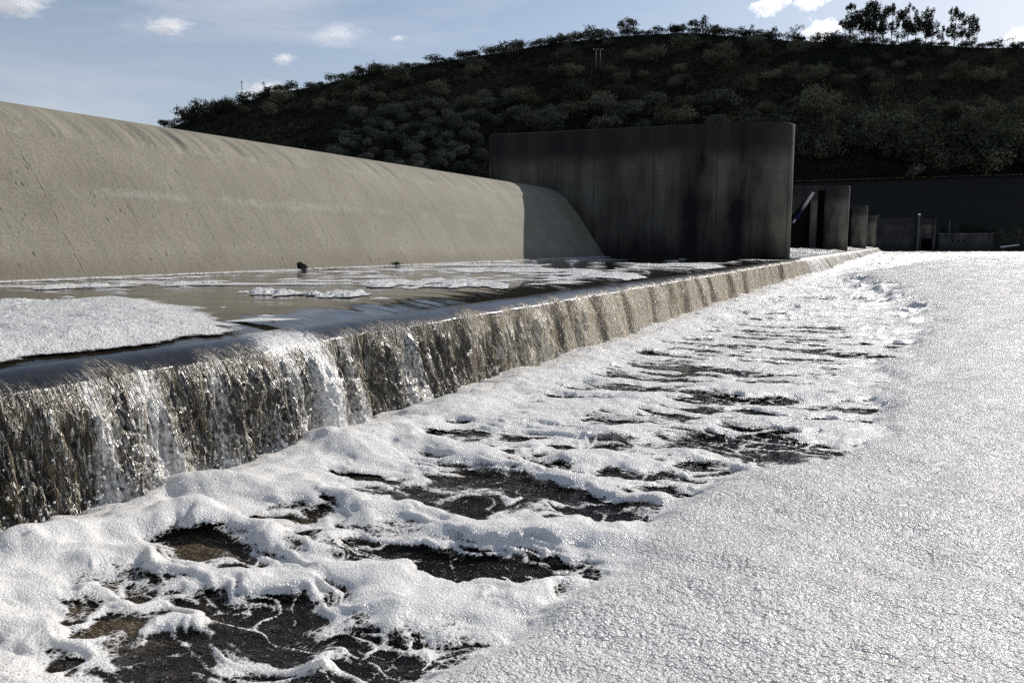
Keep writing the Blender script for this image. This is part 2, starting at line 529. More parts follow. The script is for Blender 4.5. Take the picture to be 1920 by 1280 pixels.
def mat_leaf(name, a, b, trans=0.10):
    t = NT(name)
    ri = t.n('ObjectInfo').outputs['Random']
    tone = t.attr('tone')
    f = t.math('ADD', t.math('MULTIPLY', t.math('POWER', ri, 1.8), 0.75), t.math('MULTIPLY', tone, 0.3))
    col = t.mix(f, a, b)
    d = t.n('BsdfDiffuse', {'Color': col}).outputs[0]
    tl = t.n('BsdfTranslucent', {'Color': col}).outputs[0]
    m = t.n('MixShader', {0: trans})
    t.set(m.inputs[1], d); t.set(m.inputs[2], tl)
    return t.done(m.outputs[0])

def mat_hill():
    t = NT('hill soil')
    v = t.obj()
    n = t.noise(v, 0.10, 6, 0.65)
    n2 = t.noise(v, 0.7, 4, 0.6)
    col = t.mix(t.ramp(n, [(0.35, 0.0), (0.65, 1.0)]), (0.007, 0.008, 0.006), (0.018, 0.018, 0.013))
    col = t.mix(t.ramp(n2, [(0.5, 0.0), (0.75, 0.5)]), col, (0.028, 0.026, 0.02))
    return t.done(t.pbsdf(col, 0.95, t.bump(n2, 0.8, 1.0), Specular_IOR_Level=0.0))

M = dict(
    foam=mat_foam('foam'), raft=mat_foam('raft foam'), pool=mat_pool(), shelf=mat_shelf(), fall=mat_fall(), weir=mat_weir(),
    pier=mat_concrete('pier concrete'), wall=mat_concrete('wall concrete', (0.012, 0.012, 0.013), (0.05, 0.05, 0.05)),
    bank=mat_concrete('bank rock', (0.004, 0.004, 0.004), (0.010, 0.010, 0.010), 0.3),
    hill=mat_hill(), bark=mat_plain('bark', (0.07, 0.055, 0.04)), steel=mat_plain('dark steel', (0.03, 0.03, 0.033), 0.5),
    blue=mat_plain('blue paint', (0.008, 0.011, 0.045), 0.9, Specular_IOR_Level=0.1), pole=mat_plain('grey pole', (0.07, 0.07, 0.07)),
    white=mat_plain('white paint', (0.7, 0.7, 0.7), 0.4), grass=mat_plain('dry grass', (0.16, 0.14, 0.06)),
    stone=mat_plain('dark stone', (0.008, 0.008, 0.008), 0.9, Specular_IOR_Level=0.1), hole=mat_plain('black and recess shade', (0.003, 0.003, 0.003), 1.0, Specular_IOR_Level=0.0),  # hole: near-black that paints the shade inside recesses; also coats the gate leaf
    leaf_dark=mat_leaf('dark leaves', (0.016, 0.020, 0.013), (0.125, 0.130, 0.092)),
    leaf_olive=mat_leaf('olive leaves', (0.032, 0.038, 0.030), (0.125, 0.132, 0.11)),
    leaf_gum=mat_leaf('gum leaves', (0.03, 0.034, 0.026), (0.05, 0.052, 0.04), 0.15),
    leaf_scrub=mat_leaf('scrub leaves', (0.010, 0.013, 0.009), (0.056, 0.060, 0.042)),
    leaf_tuft=mat_leaf('tuft leaves', (0.05, 0.08, 0.02), (0.09, 0.12, 0.03)),
)

# ================================================================== WATER LEVELS
X_LIP, X_BASE, X_CREST, Z_CREST = -5.6, -16.2, -20.8, 5.56
Y_PIER, PIER_R, Y_STEP = 48.4, 2.0, 54.2
PIER_NOSE = -5.8

def shelf_z(x, y):
    """height of the water running over the shelf towards its lip"""
    t = np.clip((x - X_BASE) / (X_LIP - X_BASE), 0, 1)
    z = 1.24 - 0.03 * t - 0.14 * np.clip((t - 0.84) / 0.16, 0, 1) ** 2
    big = sstep(50.2, 53.5, y)
    z = z + big * (0.95 * (1 - t) ** 1.3 + 0.10)
    return z

# lower pool surface
def pool_wave(x, y):
    near = np.exp(-np.clip(x + 5.0, 0, None) / 5.0)
    a = 0.010 + 0.024 * near
    return a * fbm(x / 0.9, y / 0.55, 3, 40) + 0.012 * fbm(x / 0.22, y / 0.14, 2, 44)

# ================================================================== POOL FOAM
NA, NR = 1250, 1500
ang = np.linspace(R(-46), R(54), NA)
rad = np.exp(np.linspace(math.log(2.1), math.log(330.0), NR))
RR, AA = np.meshgrid(rad, ang, indexing='ij')
Lg, Fg = RR * np.sin(AA), RR * np.cos(AA)
X, Y = LF(Lg, Fg)
cell = RR * (math.log(330 / 2.1) / NR)     # local mesh spacing

def band(sz):                              # fades a bump that the local mesh cannot carry
    return np.clip(sz / cell - 1.0, 0, 1.5) / 1.5

wx = X + 0.30 * fbm(X / 0.8, Y / 0.8, 3, 3) + 0.08 * fbm(X / 0.2, Y / 0.2, 2, 5)
wy = Y + 0.30 * fbm(X / 0.8 + 31, Y / 0.8, 3, 4) + 0.08 * fbm(X / 0.2 + 9, Y / 0.2, 2, 6)

def LFw(a=1.0):
    xx, yy = X + (wx - X) * a, Y + (wy - Y) * a
    return xx * CY + yy * SY, -xx * SY + yy * CY
Lw, Fw = LFw(0.6)

# the thick mat of bubbles to the right of the boil
A_PX = [(-500, 1130), (-60, 1178), (60, 1205), (150, 1240), (300, 1262), (470, 1240), (600, 1262), (730, 1250), (830, 1205), (930, 1165),
        (1010, 1112), (1120, 1068), (1160, 1025), (1235, 950), (1330, 902), (1400, 872), (1520, 842), (1600, 818), (1612, 760),
        (1640, 700), (1680, 640), (1712, 600), (1690, 576), (1640, 548), (1565, 521), (1620, 512), (1700, 500), (1760, 490)]
A_W = [ground(px, py, 0.12) for px, py in A_PX]
A_W += [(90, 330), (160, 200), (60, -30), (0, -12), (-9, -4)]
jit = np.clip(RR / 14.0, 0.12, 1.6)
sdA = poly_sd(X + jit * 0.55 * fbm(X / 0.9, Y / 0.9, 4, 12), Y + jit * 0.55 * fbm(X / 0.9 + 7, Y / 0.9, 4, 13), A_W)
rise = np.clip(RR / 30.0, 0.32, 2.2)
TA = sstep(-0.15, 1.0, sdA / rise) * 1.0

# the boil between the fall and the mat, streaked along the flow
n_st = fbm(wx / 2.1 + 3.1, wy / 0.58, 4, 21, 0.55)
n_big = fbm(X / 4.5, Y / 2.6, 3, 27)
far = sstep(12.0, 30.0, Y)
TA = TA * (1 - np.exp(-((to_LF(X, Y)[0] - 62) / 10.0) ** 2 - ((to_LF(X, Y)[1] - 44 + 2 * n_big) / 2.6) ** 2) * 1.3).clip(0, 1)
near = 1 - sstep(6.0, 13.0, Y)
nr_a = fbm(wx / 1.5, wy / 0.50, 3, 22, 0.55)
nr_b = fbm(wx / 0.50 + 5, wy / 0.19 + 2, 3, 24, 0.55)
cells_ = worley_edge(wx / 0.62, wy / 0.34, 26)
cells2 = worley_edge(wx / 0.25, wy / 0.15, 28)
lod = np.clip(26.0 / RR, 0.0, 1)
TB = 0.225 + 0.22 * n_st + 0.07 * n_big + 0.16 * (0.5 - np.abs(nr_a) / 0.22).clip(-1.2, 0.5) + lod * 0.11 * (0.45 - np.abs(nr_b) / 0.24).clip(-1.2, 0.45) \
    - 0.10 * near * (cells_ - 0.16) - 0.06 * near * (cells2 - 0.16) + 0.07 * far
foot = np.exp(-((X + 4.75 + 0.18 * fbm(X * 0, Y / 0.5, 3, 31)) / 0.55) ** 2)
TB = TB + 0.45 * foot

HOLES = [(930, 1052, 235, 46, 1.0), (1060, 1055, 90, 34, .7), (935, 945, 105, 32, .9), (1110, 952, 55, 20, .7), (720, 1190, 215, 52, 1.0), (840, 1165, 90, 26, .7),
         (350, 1208, 115, 38, 1.0), (180, 1040, 78, 24, .8), (440, 988, 130, 44, .75), (120, 1108, 105, 40, .6), (408, 1147, 52, 18, .9),
         (575, 965, 34, 20, .7), (1450, 832, 150, 26, .8), (1300, 880, 52, 12, .9), (1172, 852, 46, 9, .8), (795, 858, 62, 20, .8),
         (920, 880, 82, 16, .8), (960, 912, 62, 10, .7), (598, 1108, 46, 20, .9), (1560, 703, 60, 9, .7), (1335, 745, 100, 10, .7),
         (1385, 692, 50, 7, .5), (240, 1165, 60, 22, .5), (30, 1165, 46, 18, .6), (690, 1035, 80, 16, .5), (1500, 855, 60, 10, .7),
         (470, 1040, 110, 10, .5), (390, 1098, 50, 9, .6), (880, 1000, 60, 8, .7), (760, 812, 70, 8, .5), (1060, 800, 80, 8, .5), (560, 1015, 50, 9, .5),
         (905, 815, 40, 8, .5), (300, 1095, 60, 12, .5), (60, 1095, 90, 22, .8), (155, 1122, 60, 18, .8), (335, 1132, 50, 14, .7), (250, 1122, 40, 12, .7), (20, 1130, 50, 14, .8),
         (420, 1062, 80, 14, .6), (625, 966, 60, 14, .7), (700, 945, 70, 9, .7), (640, 890, 70, 9, .7), (1090, 835, 60, 7, .7), (980, 842, 60, 8, .7), (1230, 908, 50, 8, .7),
         (520, 1120, 40, 12, .7), (180, 1180, 50, 14, .7), (90, 1160, 50, 12, .7), (700, 870, 60, 8, .6), (870, 790, 50, 6, .6), (1000, 905, 40, 8, .6)]
hole = np.zeros_like(X)
for px, py, hw, hh, st in HOLES:
    l, f, u = ray(px, py)
    tt = -1.95 / u
    F0, L0 = f * tt, l * tt
    f1, f2 = [(lambda r_: r_[1] * -1.95 / r_[2])(ray(px, py + s_ * hh)) for s_ in (1, -1)]
    wF, wL = (f2 - f1) / 2, hw / 1504.0 * F0
    e = np.sqrt(((Lw - L0) / wL) ** 2 + ((Fw - F0) / wF) ** 2)
    hole = np.maximum(hole, st * (1 - sstep(0.25, 1.35, e)))
s1 = fbm(wx / 0.55 + 4, wy / 0.26, 3, 34)
s2 = fbm(wx / 0.26 + 8, wy / 0.13, 2, 36)
strand = np.exp(-(s1 / 0.12) ** 2) * np.clip(0.5 + 1.6 * fbm(X / 0.6, Y / 0.4, 2, 38), 0, 1) + 0.7 * np.exp(-(s2 / 0.15) ** 2) * np.clip(0.3 + 1.8 * fbm(X / 0.45, Y / 0.35, 2, 39), 0, 1)
TB = TB - 0.27 * hole + 0.27 * strand * hole * np.clip(22.0 / RR, 0.2, 1)

RIDGES = [  # rolls of foam: photo polyline, half width in m, lift
    ([(60, 1020), (200, 985), (330, 970), (520, 1005), (640, 1010)], .20, .55), ([(330, 905), (480, 905), (650, 935), (830, 985), (1050, 990), (1180, 1000)], .24, .55),
    ([(120, 1010), (250, 1050), (330, 1085), (560, 1060)], .12, .30), ([(600, 830), (760, 800), (860, 830), (960, 860)], .28, .45), ([(1050, 880), (1150, 905), (1220, 930)], .2, .3),
    ([(520, 1075), (640, 1050), (760, 1100), (1000, 1095)], .16, .4), ([(860, 760), (1000, 780), (1150, 800), (1400, 790), (1600, 800)], .38, .5),
    ([(1100, 850), (1300, 850), (1420, 868)], .22, .4), ([(0, 1150), (150, 1185), (300, 1160), (480, 1160)], .10, .25), ([(840, 1030), (870, 1060), (800, 1095)], .05, .25),
    ([(640, 1130), (560, 1190), (520, 1240)], .06, .25), ([(1000, 760), (1250, 735), (1450, 720), (1600, 730)], .4, .3)]
roll = np.zeros_like(X)
for pl, hwid, lift in RIDGES:
    w = [ground(px, py, 0.1) for px, py in pl]
    best = np.full(X.shape, 1e9)
    for (ax, ay), (bx, by) in zip(w, w[1:]):
        ex, ey = bx - ax, by - ay
        tt = np.clip(((wx - ax) * ex + (wy - ay) * ey) / (ex * ex + ey * ey), 0, 1)
        best = np.minimum(best, (wx - ax - tt * ex) ** 2 + (wy - ay - tt * ey) ** 2)
    roll = np.maximum(roll, lift * np.exp(-best / (hwid * hwid)))

TB = TB + 0.34 * roll
wm = np.clip(0.55 + 1.3 * fbm(X / 1.1, Y / 0.8, 3, 41), 0, 1)
web = np.maximum(np.exp(-(cells_ / 0.085) ** 2) * 0.15 - 0.035, (np.exp(-(cells2 / 0.12) ** 2) * 0.12 - 0.035) * np.clip(0.4 + 1.5 * fbm(X / 0.5, Y / 0.4, 2, 42), 0, 1)) - 0.10 * (1 - wm)
TB = np.maximum(TB, np.where(RR < 26, web, -1))
T = np.maximum(TB, 0) * (1 - TA) + np.minimum(TB, 0) * (1 - sstep(0.0, 0.25, TA)) + TA * (0.72 + 0.10 * n_big)
T = np.clip(T, -0.3, 1.2)
tc = np.clip(T, 0, 1.2)
Zf = pool_wave(X, Y) * (1 - 0.8 * TA) + 0.004
swell = 0.15 * roll * (1 - TA) + (0.05 + 0.10 * far) * np.clip(n_st + 0.1, 0, 1) * (1 - TA)
Zf = Zf + swell + (0.055 + 0.10 * TA) * np.sqrt(tc) * (0.25 + 0.75 * sstep(0, 0.30, tc)) + foot * (0.07 + 0.07 * fbm(X / 0.5, Y / 0.5, 3, 33))
Zf = Zf + TA * 0.30 * sstep(14, 40, RR)
body = sstep(0.05, 0.45, tc)
# lumps and single bubbles
Zf += body * (0.012 + 0.026 * TA) * fbm(X / 0.75, Y / 0.55, 2, 52) * band(0.5)
Zf += body * (0.002 + 0.010 * TA) * fbm(X / 0.20, Y / 0.17, 3, 55) * band(0.15)
farlump = sstep(14, 45, RR)
Zf += body * farlump * (0.16 + 0.22 * sstep(50, 90, RR)) * np.abs(fbm(X / 2.6, Y / 2.0, 3, 57)) * band(1.6)
clump, _ = worley(X / 0.14, Y / 0.14, 60)
Zf += body * TA * 0.007 * (1 - clump ** 2) * band(0.12)
bsel = fbm(X / 0.5, Y / 0.5, 2, 61)
w1, id1 = worley(X / 0.048, Y / 0.048, 62)
Zf += body * (0.15 + 0.85 * TA) * 0.010 * np.sqrt(np.clip(0.42 - w1 ** 2, 0, 1)) * (0.3 + id1) * np.clip(0.7 + bsel, 0, 1.4) * band(0.034)
w2, id2 = worley(X / 0.022, Y / 0.022, 66)
Zf += body * (0.001 + 0.002 * TA) * np.sqrt(np.clip(0.42 - w2 ** 2, 0, 1)) * (0.4 + id2) * band(0.016)
Zf = np.maximum(Zf, pool_wave(X, Y) + 0.004)
in_fall = X < -5.32
keep = (T > -0.16) & ~in_fall & (X < 95)
# beyond the far abutment the bank takes over
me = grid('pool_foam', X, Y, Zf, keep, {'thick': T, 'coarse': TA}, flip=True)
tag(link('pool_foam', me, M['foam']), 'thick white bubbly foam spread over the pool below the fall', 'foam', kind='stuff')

# pool water
xa = np.linspace(R(-48), R(56), 700)
ra = np.exp(np.linspace(math.log(1.9), math.log(340.0), 700))
R2, A2 = np.meshgrid(ra, xa, indexing='ij')
Xw, Yw = LF(R2 * np.sin(A2), R2 * np.cos(A2))
Zw = pool_wave(Xw, Yw) * np.clip(30.0 / R2, 0, 1)
aer = np.exp(-np.clip(Xw + 4.6, 0, None) / 1.1) * 0.6
for px, py, hw, hh, st in [(440, 985, 170, 60, 1.0), (110, 1100, 190, 80, 1.0), (180, 1040, 110, 40, .7), (800, 855, 130, 45, .5), (240, 1165, 130, 60, .7)]:
    l, f, u = ray(px, py)
    tt = -1.95 / u
    F0, L0 = f * tt, l * tt
    f1, f2 = [(lambda r_: r_[1] * -1.95 / r_[2])(ray(px, py + s_ * hh)) for s_ in (1, -1)]
    Lx, Fx = to_LF(Xw, Yw)
    e = ((Lx - L0) / (hw / 1504.0 * F0)) ** 2 + ((Fx - F0) / ((f2 - f1) / 2)) ** 2
    aer = np.maximum(aer, st * (1 - sstep(0.2, 1.2, e)))
kw = Xw > -5.6
tag(link('pool_water', grid('pool_water', Xw, Yw, Zw, kw, {'aer': np.clip(aer, 0, 1)}, flip=True), M['pool']), 'dark brown water showing through holes in the foam below the fall', 'water', kind='structure')

# ================================================================== SHELF WATER AND FALL
def y_run(y0, y1, k, m=0.008):
    ys = [y0]
    while ys[-1] < y1:
        r2 = ys[-1] ** 2 + 30
        ys.append(ys[-1] + max(m, r2 / k))
    return np.array(ys)

ys = y_run(-1.5, 214.0, 4300.0)
NTt = 170
sp = np.linspace(0, 1, NTt)                # down the fall
SS, YF = np.meshgrid(sp, ys, indexing='ij')
z_l = shelf_z(np.full_like(YF, X_LIP), YF)
big = sstep(50.2, 53.5, YF)
lipw = 0.07 * fbm(YF / 1.1, YF * 0 + 2.2, 4, 71) * np.clip(60 / (YF + 20), 0, 1)
drop = z_l + 0.02
thr_ = (0.34 + 0.10 * fbm(YF / 0.9, YF * 0, 2, 73)) * (1 + 2.0 * big)
# smooth round-over then a falling parabola
tq = SS
Xf = X_LIP + lipw - 0.30 * (1 - np.clip(tq / 0.10, 0, 1)) + thr_ * (np.clip(tq - 0.02, 0, 1) ** 0.62)
zdrop = np.where(tq < 0.10, 0.12 * (tq / 0.10) ** 2, 0.12 + (tq - 0.10) / 0.90 * 0.88)
Zfall = z_l + 0.03 - 0.05 * 0 - drop * zdrop
celly = np.gradient(ys)[None, :]
def yb(sz):
    return np.clip(sz / celly - 0.8, 0, 1)
grow = sstep(0.03, 0.45, SS)
yslant = YF + 0.10 * SS
rope = fbm(yslant / 0.42, SS * 0.55, 3, 75, 0.6)
rope2 = np.abs(fbm(yslant / 0.13 + 0.25 * fbm(yslant / 0.3, SS * 3, 2, 76), SS * 1.7, 3, 77))
fine = fbm(yslant / 0.045, SS * 14, 2, 78)
Xf = Xf + grow * ((0.20 - 0.09 * sstep(8, 16, YF)) * rope * yb(0.3) + (0.15 - 0.07 * sstep(8, 16, YF)) * (0.35 - rope2) * yb(0.09) + 0.020 * fine * yb(0.03) * sstep(0.1, 0.5, SS))
lane = fbm(yslant / 0.75, SS * 0.35 + 5, 3, 80, 0.55)
Xf = Xf + grow * 0.10 * np.clip(lane + 0.1, 0, .7) * yb(.4)
Zfall = Zfall + grow * 0.02 * fine * yb(0.03)
lane = fbm(yslant / 0.75, SS * 0.35 + 5, 3, 80, 0.55)
fo = 0.16 + 0.75 * lane * (0.4 + 0.6 * sstep(0.0, 0.5, SS)) + 0.22 * sstep(0.75, 1.0, SS)
for yc, w_, a_ in [(2.9, .14, .35), (3.95, .13, .55), (4.5, .22, .6), (5.15, .12, .4), (6.05, .22, .55), (6.6, .22, .45), (7.2, .22, .5), (8.3, .3, .3)]:
    fo = fo + a_ * np.exp(-((yslant - yc) / w_) ** 2) * sstep(0.02, 0.3, SS + 0.1)
fo = fo * sstep(0.02, 0.12, SS) + np.exp(-((YF - 6.25) / .55) ** 2) * (1 - sstep(.05, .2, SS)) * .7 + 0.45 * sstep(9, 13, YF) * np.exp(-((SS - 0.10) / 0.06) ** 2)  # last term: froth at the far lip with its sun glitter painted in
fo = fo * (1 - 0.40 * sstep(9.0, 15.0, YF)) + big * 0.55
gold_glint = sstep(5.0, 15.0, YF) * 0.8 + 0.1  # share of painted sun glitter, growing along the run
me = grid('waterfall', Xf, YF, Zfall, None, {'lane': sstep(-0.45, 0.15, 0.7 * fbm(yslant / 0.8, SS * 0.4, 2, 86) + 0.5 * rope), 'grow': np.clip(sstep(0.05, 0.17, SS + 0.07 * fbm(YF / 0.35, SS * 2, 3, 85)), 0.02, 1), 'foam': np.clip(fo, 0, 1.2), 'gold_glint': np.clip(gold_glint, 0, 1)}, flip=False)
tag(link('waterfall', me, M['fall']), 'sheet of brown water dropping over the long step into the foam', 'waterfall', kind='structure')

# drops thrown up where the fall meets the foam
bm = bmesh.new()
for _ in range(900):
    y = 2.2 + 16 * rng.random() ** 1.7
    x, z = rng.normal(-5.05, .16), 0.10 + abs(rng.normal(0, .16))
    r = rng.uniform(.003, .009) * (1 + y / 16)
    g = bmesh.ops.create_icosphere(bm, subdivisions=1, radius=r)
    bmesh.ops.translate(bm, verts=g['verts'], vec=(x, y, z))
me = bpy.data.meshes.new('spray_drops'); bm.to_mesh(me); bm.free()
tag(link('spray_drops', me, mat_plain('drop', (0.75, 0.74, 0.71), 0.08)), 'small drops splashing at the foot of the fall', 'spray', kind='stuff')

xs = np.concatenate([np.linspace(X_BASE - 1.5, -8.0, 60), np.linspace(-7.9, X_LIP - 0.30, 60)])
ysh = y_run(-4.0, 214.0, 2600.0, 0.03)
XS, YS = np.meshgrid(xs, ysh, indexing='ij')
end_w = 0.07 * fbm(YS / 1.1, YS * 0 + 2.2, 4, 71) * np.clip(60 / (YS + 20), 0, 1)
lastk = sstep(-6.6, X_LIP - 0.30, XS)
XSs = XS + end_w * lastk
z_lip_row = shelf_z(np.full_like(YS, X_LIP), YS) + 0.03
ZS = shelf_z(XS, YS)
ZS = ZS + (z_lip_row - shelf_z(np.full_like(YS, X_LIP - 0.30), YS)) * lastk
rip = 0.010 * fbm(XS / 1.3, YS / 0.5, 3, 90) * np.clip(14 / (YS + 4), 0.25, 1)
rip = rip + 0.007 * fbm(YS / 0.22, XS * 0.5, 2, 92) * sstep(-7.2, -6.2, XS) * np.clip(8 / (np.abs(YS) + 1), 0, 1)
bigS = sstep(50.2, 53.5, YS)
rip = rip + bigS * 0.16 * fbm(XS / 1.1, YS / 1.6, 3, 94)
ZS = ZS + rip * (1 - lastk)
me = grid('upper_water', XSs, YS, ZS, None, {'foam': bigS * np.clip(0.75 + 0.5 * fbm(XS / 0.8, YS / 2.0, 3, 96), 0, 1)}, flip=False)  # foam here is the next bay's white water with sun glitter painted in
tag(link('upper_water', me, M['shelf']), 'smooth dark water sliding across the shelf to the lip', 'water', kind='structure')

# concrete step under the fall
mb = MB().box(X_BASE - 2, X_LIP - 0.45, -6, 214, -1.5, 0.95)
tag(mb.build('apron_slab', M['wall']), 'concrete shelf under the running water', 'slab', kind='structure')

# ================================================================== WEIR
def weir_bay(y0, y1, zc, label):
    nn = 260
    ysw = y_run(y0, y1, 5200.0, 0.05) if y0 < 40 else np.linspace(y0, y1, 60)
    ysw[-1] = y1
    na = 110
    prof = np.array([(-15.8, 0.7), (-16.2, 1.2), (-16.95, 2.2), (-17.58, 3.15), (-18.15, 3.98), (-19.0, 4.86), (-19.9, 5.39), (-20.8, 5.56),
                     (-21.8, 5.40), (-22.9, 4.8), (-24.0, 3.6), (-24.6, 2.0), (-24.8, 0.6)])
    tk = np.array([-0.06, 0, 0.21, 0.385, 0.53, 0.70, 0.85, 1.0, 1.15, 1.33, 1.55, 1.8, 2.0])
    th = np.linspace(-0.06, 2.0, na)
    px_, pz_ = np.interp(th, tk, prof[:, 0]), np.interp(th, tk, prof[:, 1])
    for _ in range(14):
        px_[1:-1] = (px_[:-2] + 2 * px_[1:-1] + px_[2:]) / 4
        pz_[1:-1] = (pz_[:-2] + 2 * pz_[1:-1] + pz_[2:]) / 4
    dx_, dz_ = np.gradient(px_), np.gradient(pz_)
    ln = np.hypot(dx_, dz_)
    nx_, nz_ = dz_ / ln, -dx_ / ln
    arc, YW = np.meshgrid(th, ysw, indexing='ij')
    wr = fbm(YW / 0.30 + arc * 1.0, arc * 1.3, 2, 103)
    zone = sstep(0.64, 0.70, arc) * (1 - sstep(0.78, 0.92, arc))
    step = -0.06 * sstep(0.645, 0.665, arc + 0.012 * fbm(YW / 1.5, YW * 0, 3, 105))
    disp = 0.06 * wr * zone * sstep(-0.5, 0.3, fbm(YW / 3.0, arc * 0, 2, 107) + 0.3) - step + 0.02 * fbm(YW / 2.4, arc * 2, 3, 100) * (1 - sstep(.6, .9, arc))
    XW = px_[:, None] + nx_[:, None] * disp
    ZW = (pz_[:, None] - 1.0) * ((zc - 1.0) / 4.56) + 1.0 + nz_[:, None] * disp
    o = link('weir_barrel', grid('weir_barrel', XW, YW, ZW, None, {'arc': arc, 'run': YW}, flip=True), M['weir'])
    return tag(o, label, 'weir', 'weir sections between the piers')

weir_bay(-6.0, Y_PIER - PIER_R + 0.05, Z_CREST, 'long tan barrel shaped weir wall with scuffed silt coat, in sunshine')

# ================================================================== PIERS
def pier(yc, label, zt=8.72, slots=False, x_back=-24.2):
    root = empty('bridge_pier' if False else 'weir_pier', (PIER_NOSE - PIER_R, yc, 0))
    tag(root, label, 'pier', 'concrete piers along the weir')
    nb = 26
    pts = [(PIER_R * math.cos(a), PIER_R * math.sin(a)) for a in np.linspace(-PI / 2, PI / 2, nb)]
    xb = x_back - (PIER_NOSE - PIER_R)
    pts += [(xb, PIER_R), (xb, -PIER_R)]
    mb = MB()
    mb.prism(pts, -1.5, zt)
    bm = mb.bm
    for v in bm.verts:                      # the top rises slightly upstream
        if v.co.z > 5:
            v.co.z += -0.017 * v.co.x
    tops = [e for e in bm.edges if all(v.co.z > 5 for v in e.verts)]
    bmesh.ops.bevel(bm, geom=tops, offset=0.12, segments=3, affect='EDGES', profile=0.5)
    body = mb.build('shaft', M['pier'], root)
    me = body.data
    for p in me.polygons:
        p.use_smooth = abs(p.normal.z) < 0.3 and p.center.x > 0.01
    g = MB()
    return root

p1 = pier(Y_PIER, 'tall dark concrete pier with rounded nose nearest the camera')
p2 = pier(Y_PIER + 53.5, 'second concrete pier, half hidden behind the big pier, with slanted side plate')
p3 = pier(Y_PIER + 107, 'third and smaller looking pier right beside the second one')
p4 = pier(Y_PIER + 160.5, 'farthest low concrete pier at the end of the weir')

def box_on(root, name, mat, x0, x1, y0, y1, z0, z1, bev=0.02, label=None):
    o = MB().box(x0, x1, y0, y1, z0, z1, None, bev).build(name, mat, root)
    if label: o['label'] = label
    return o

# joints, black strips painted as the shade of stoplog slots, and plates standing 3 mm proud of the shafts (local frame: nose centre at 0, body towards -x)
yf = -PIER_R
for p in (p2, p3, p4):
    box_on(p, 'slot_shade', M['hole'], -1.3, -0.55, yf - 0.012, yf + 0.05, 1.1, 8.2, 0.0)
mb = MB()
mb.bm.faces.new([mb.bm.verts.new(c) for c in ((-3.0, yf - 0.02, 1.2), (-2.75, yf - 0.02, 1.2), (-4.4, yf - 0.02, 8.2), (-4.65, yf - 0.02, 8.2))])
r_ = bmesh.ops.extrude_face_region(mb.bm, geom=mb.bm.faces[:])
bmesh.ops.translate(mb.bm, verts=[v for v in r_['geom'] if isinstance(v, bmesh.types.BMVert)], vec=(0, 0.05, 0))
mb.build('seal_plate', M['steel'], p2)

# flap gate of the second bay with its blue hydraulic strut
gt = empty('flap_gate', (-9.7, 92, 1.0))
tag(gt, 'black steel flap gate leaf seen between the two nearest piers', 'gate')
mb = MB()
vs = [mb.bm.verts.new(c) for c in ((0, -14, 0.3), (0, 6.2, 0.3), (0, 6.2, 6.3), (0, -14, 2.6))]
mb.bm.faces.new(vs)
r_ = bmesh.ops.extrude_face_region(mb.bm, geom=mb.bm.faces[:])
bmesh.ops.translate(mb.bm, verts=[v for v in r_['geom'] if isinstance(v, bmesh.types.BMVert)], vec=(-0.4, 0, 0))
mb.build('gate_leaf', M['hole'], gt)
st = MB().tube((0.25, -10, 3.35), (0.25, 5.6, 6.75), 0.17, n=14).tube((0.25, -13, 2.7), (0.25, -10, 3.35), 0.10, n=12).build('hydraulic_strut', M['blue'], gt, True)
st['label'] = 'blue hydraulic strut'

# ================================================================== HILL AND BANK
SKY = np.array([(-1200, 430), (-300, 330), (100, 275), (295, 246), (380, 219), (430, 202), (500, 178), (600, 160), (700, 136), (800, 121), (950, 97), (1050, 80),
                (1180, 66), (1300, 61), (1400, 70), (1480, 76), (1550, 78), (1700, 84), (1850, 89), (1920, 90), (2200, 84), (3200, 120)], float)
def flat(px, py):                         # the same bearing and elevation as seen by a level camera
    l, f, u = ray(px, py)
    return 960 + 1504 * l / f, HOR - 1504 * u / f
SKY_PHOTO = SKY
SKY = np.array([flat(a, b) for a, b in SKY_PHOTO])
F_BASE = 246.0
def hill_z(L, F):
    px = 960 + L / F * 1504
    fr = 415 + 22 * np.sin(px / 330.0)
    ysk = np.interp(px, SKY[:, 0], SKY[:, 1])
    zr = CAM_Z + (HOR - ysk) / 1504 * fr
    zb = np.interp(px, [100, 800, 1500, 1920, 2600], [6, 19.5, 20.5, 22.5, 25])
    zb = np.minimum(zb, zr - 4)
    t = (F - F_BASE) / (fr - F_BASE)
    up = zb + (zr - zb) * np.clip(t, 0, 1) ** 0.92
    z = np.where(t > 1, zr - 0.06 * (F - fr) - 0.0008 * (F - fr) ** 2, up)
    rough = 2.0 * fbm(L / 38.0, F / 30.0, 4, 200) + 0.5 * fbm(L / 6.0, F / 6.0, 2, 205)
    z = z + rough * np.clip(t * 4, 0, 1) * np.clip(1.3 - t, 0.3, 1)
    return np.where(t < 0, zb + t * 0.2, z)

u_ = np.linspace(-1.45, 1.5, 420)
f_ = np.linspace(F_BASE - 6, 640, 200)
FF, UU = np.meshgrid(f_, u_, indexing='ij')
LL = FF * UU
Xh, Yh = LF(LL, FF)
tag(link('hill', grid('hill', Xh, Yh, hill_z(LL, FF), flip=True), M['hill']), 'dark shaded hillside behind the weir', 'hill', kind='structure')

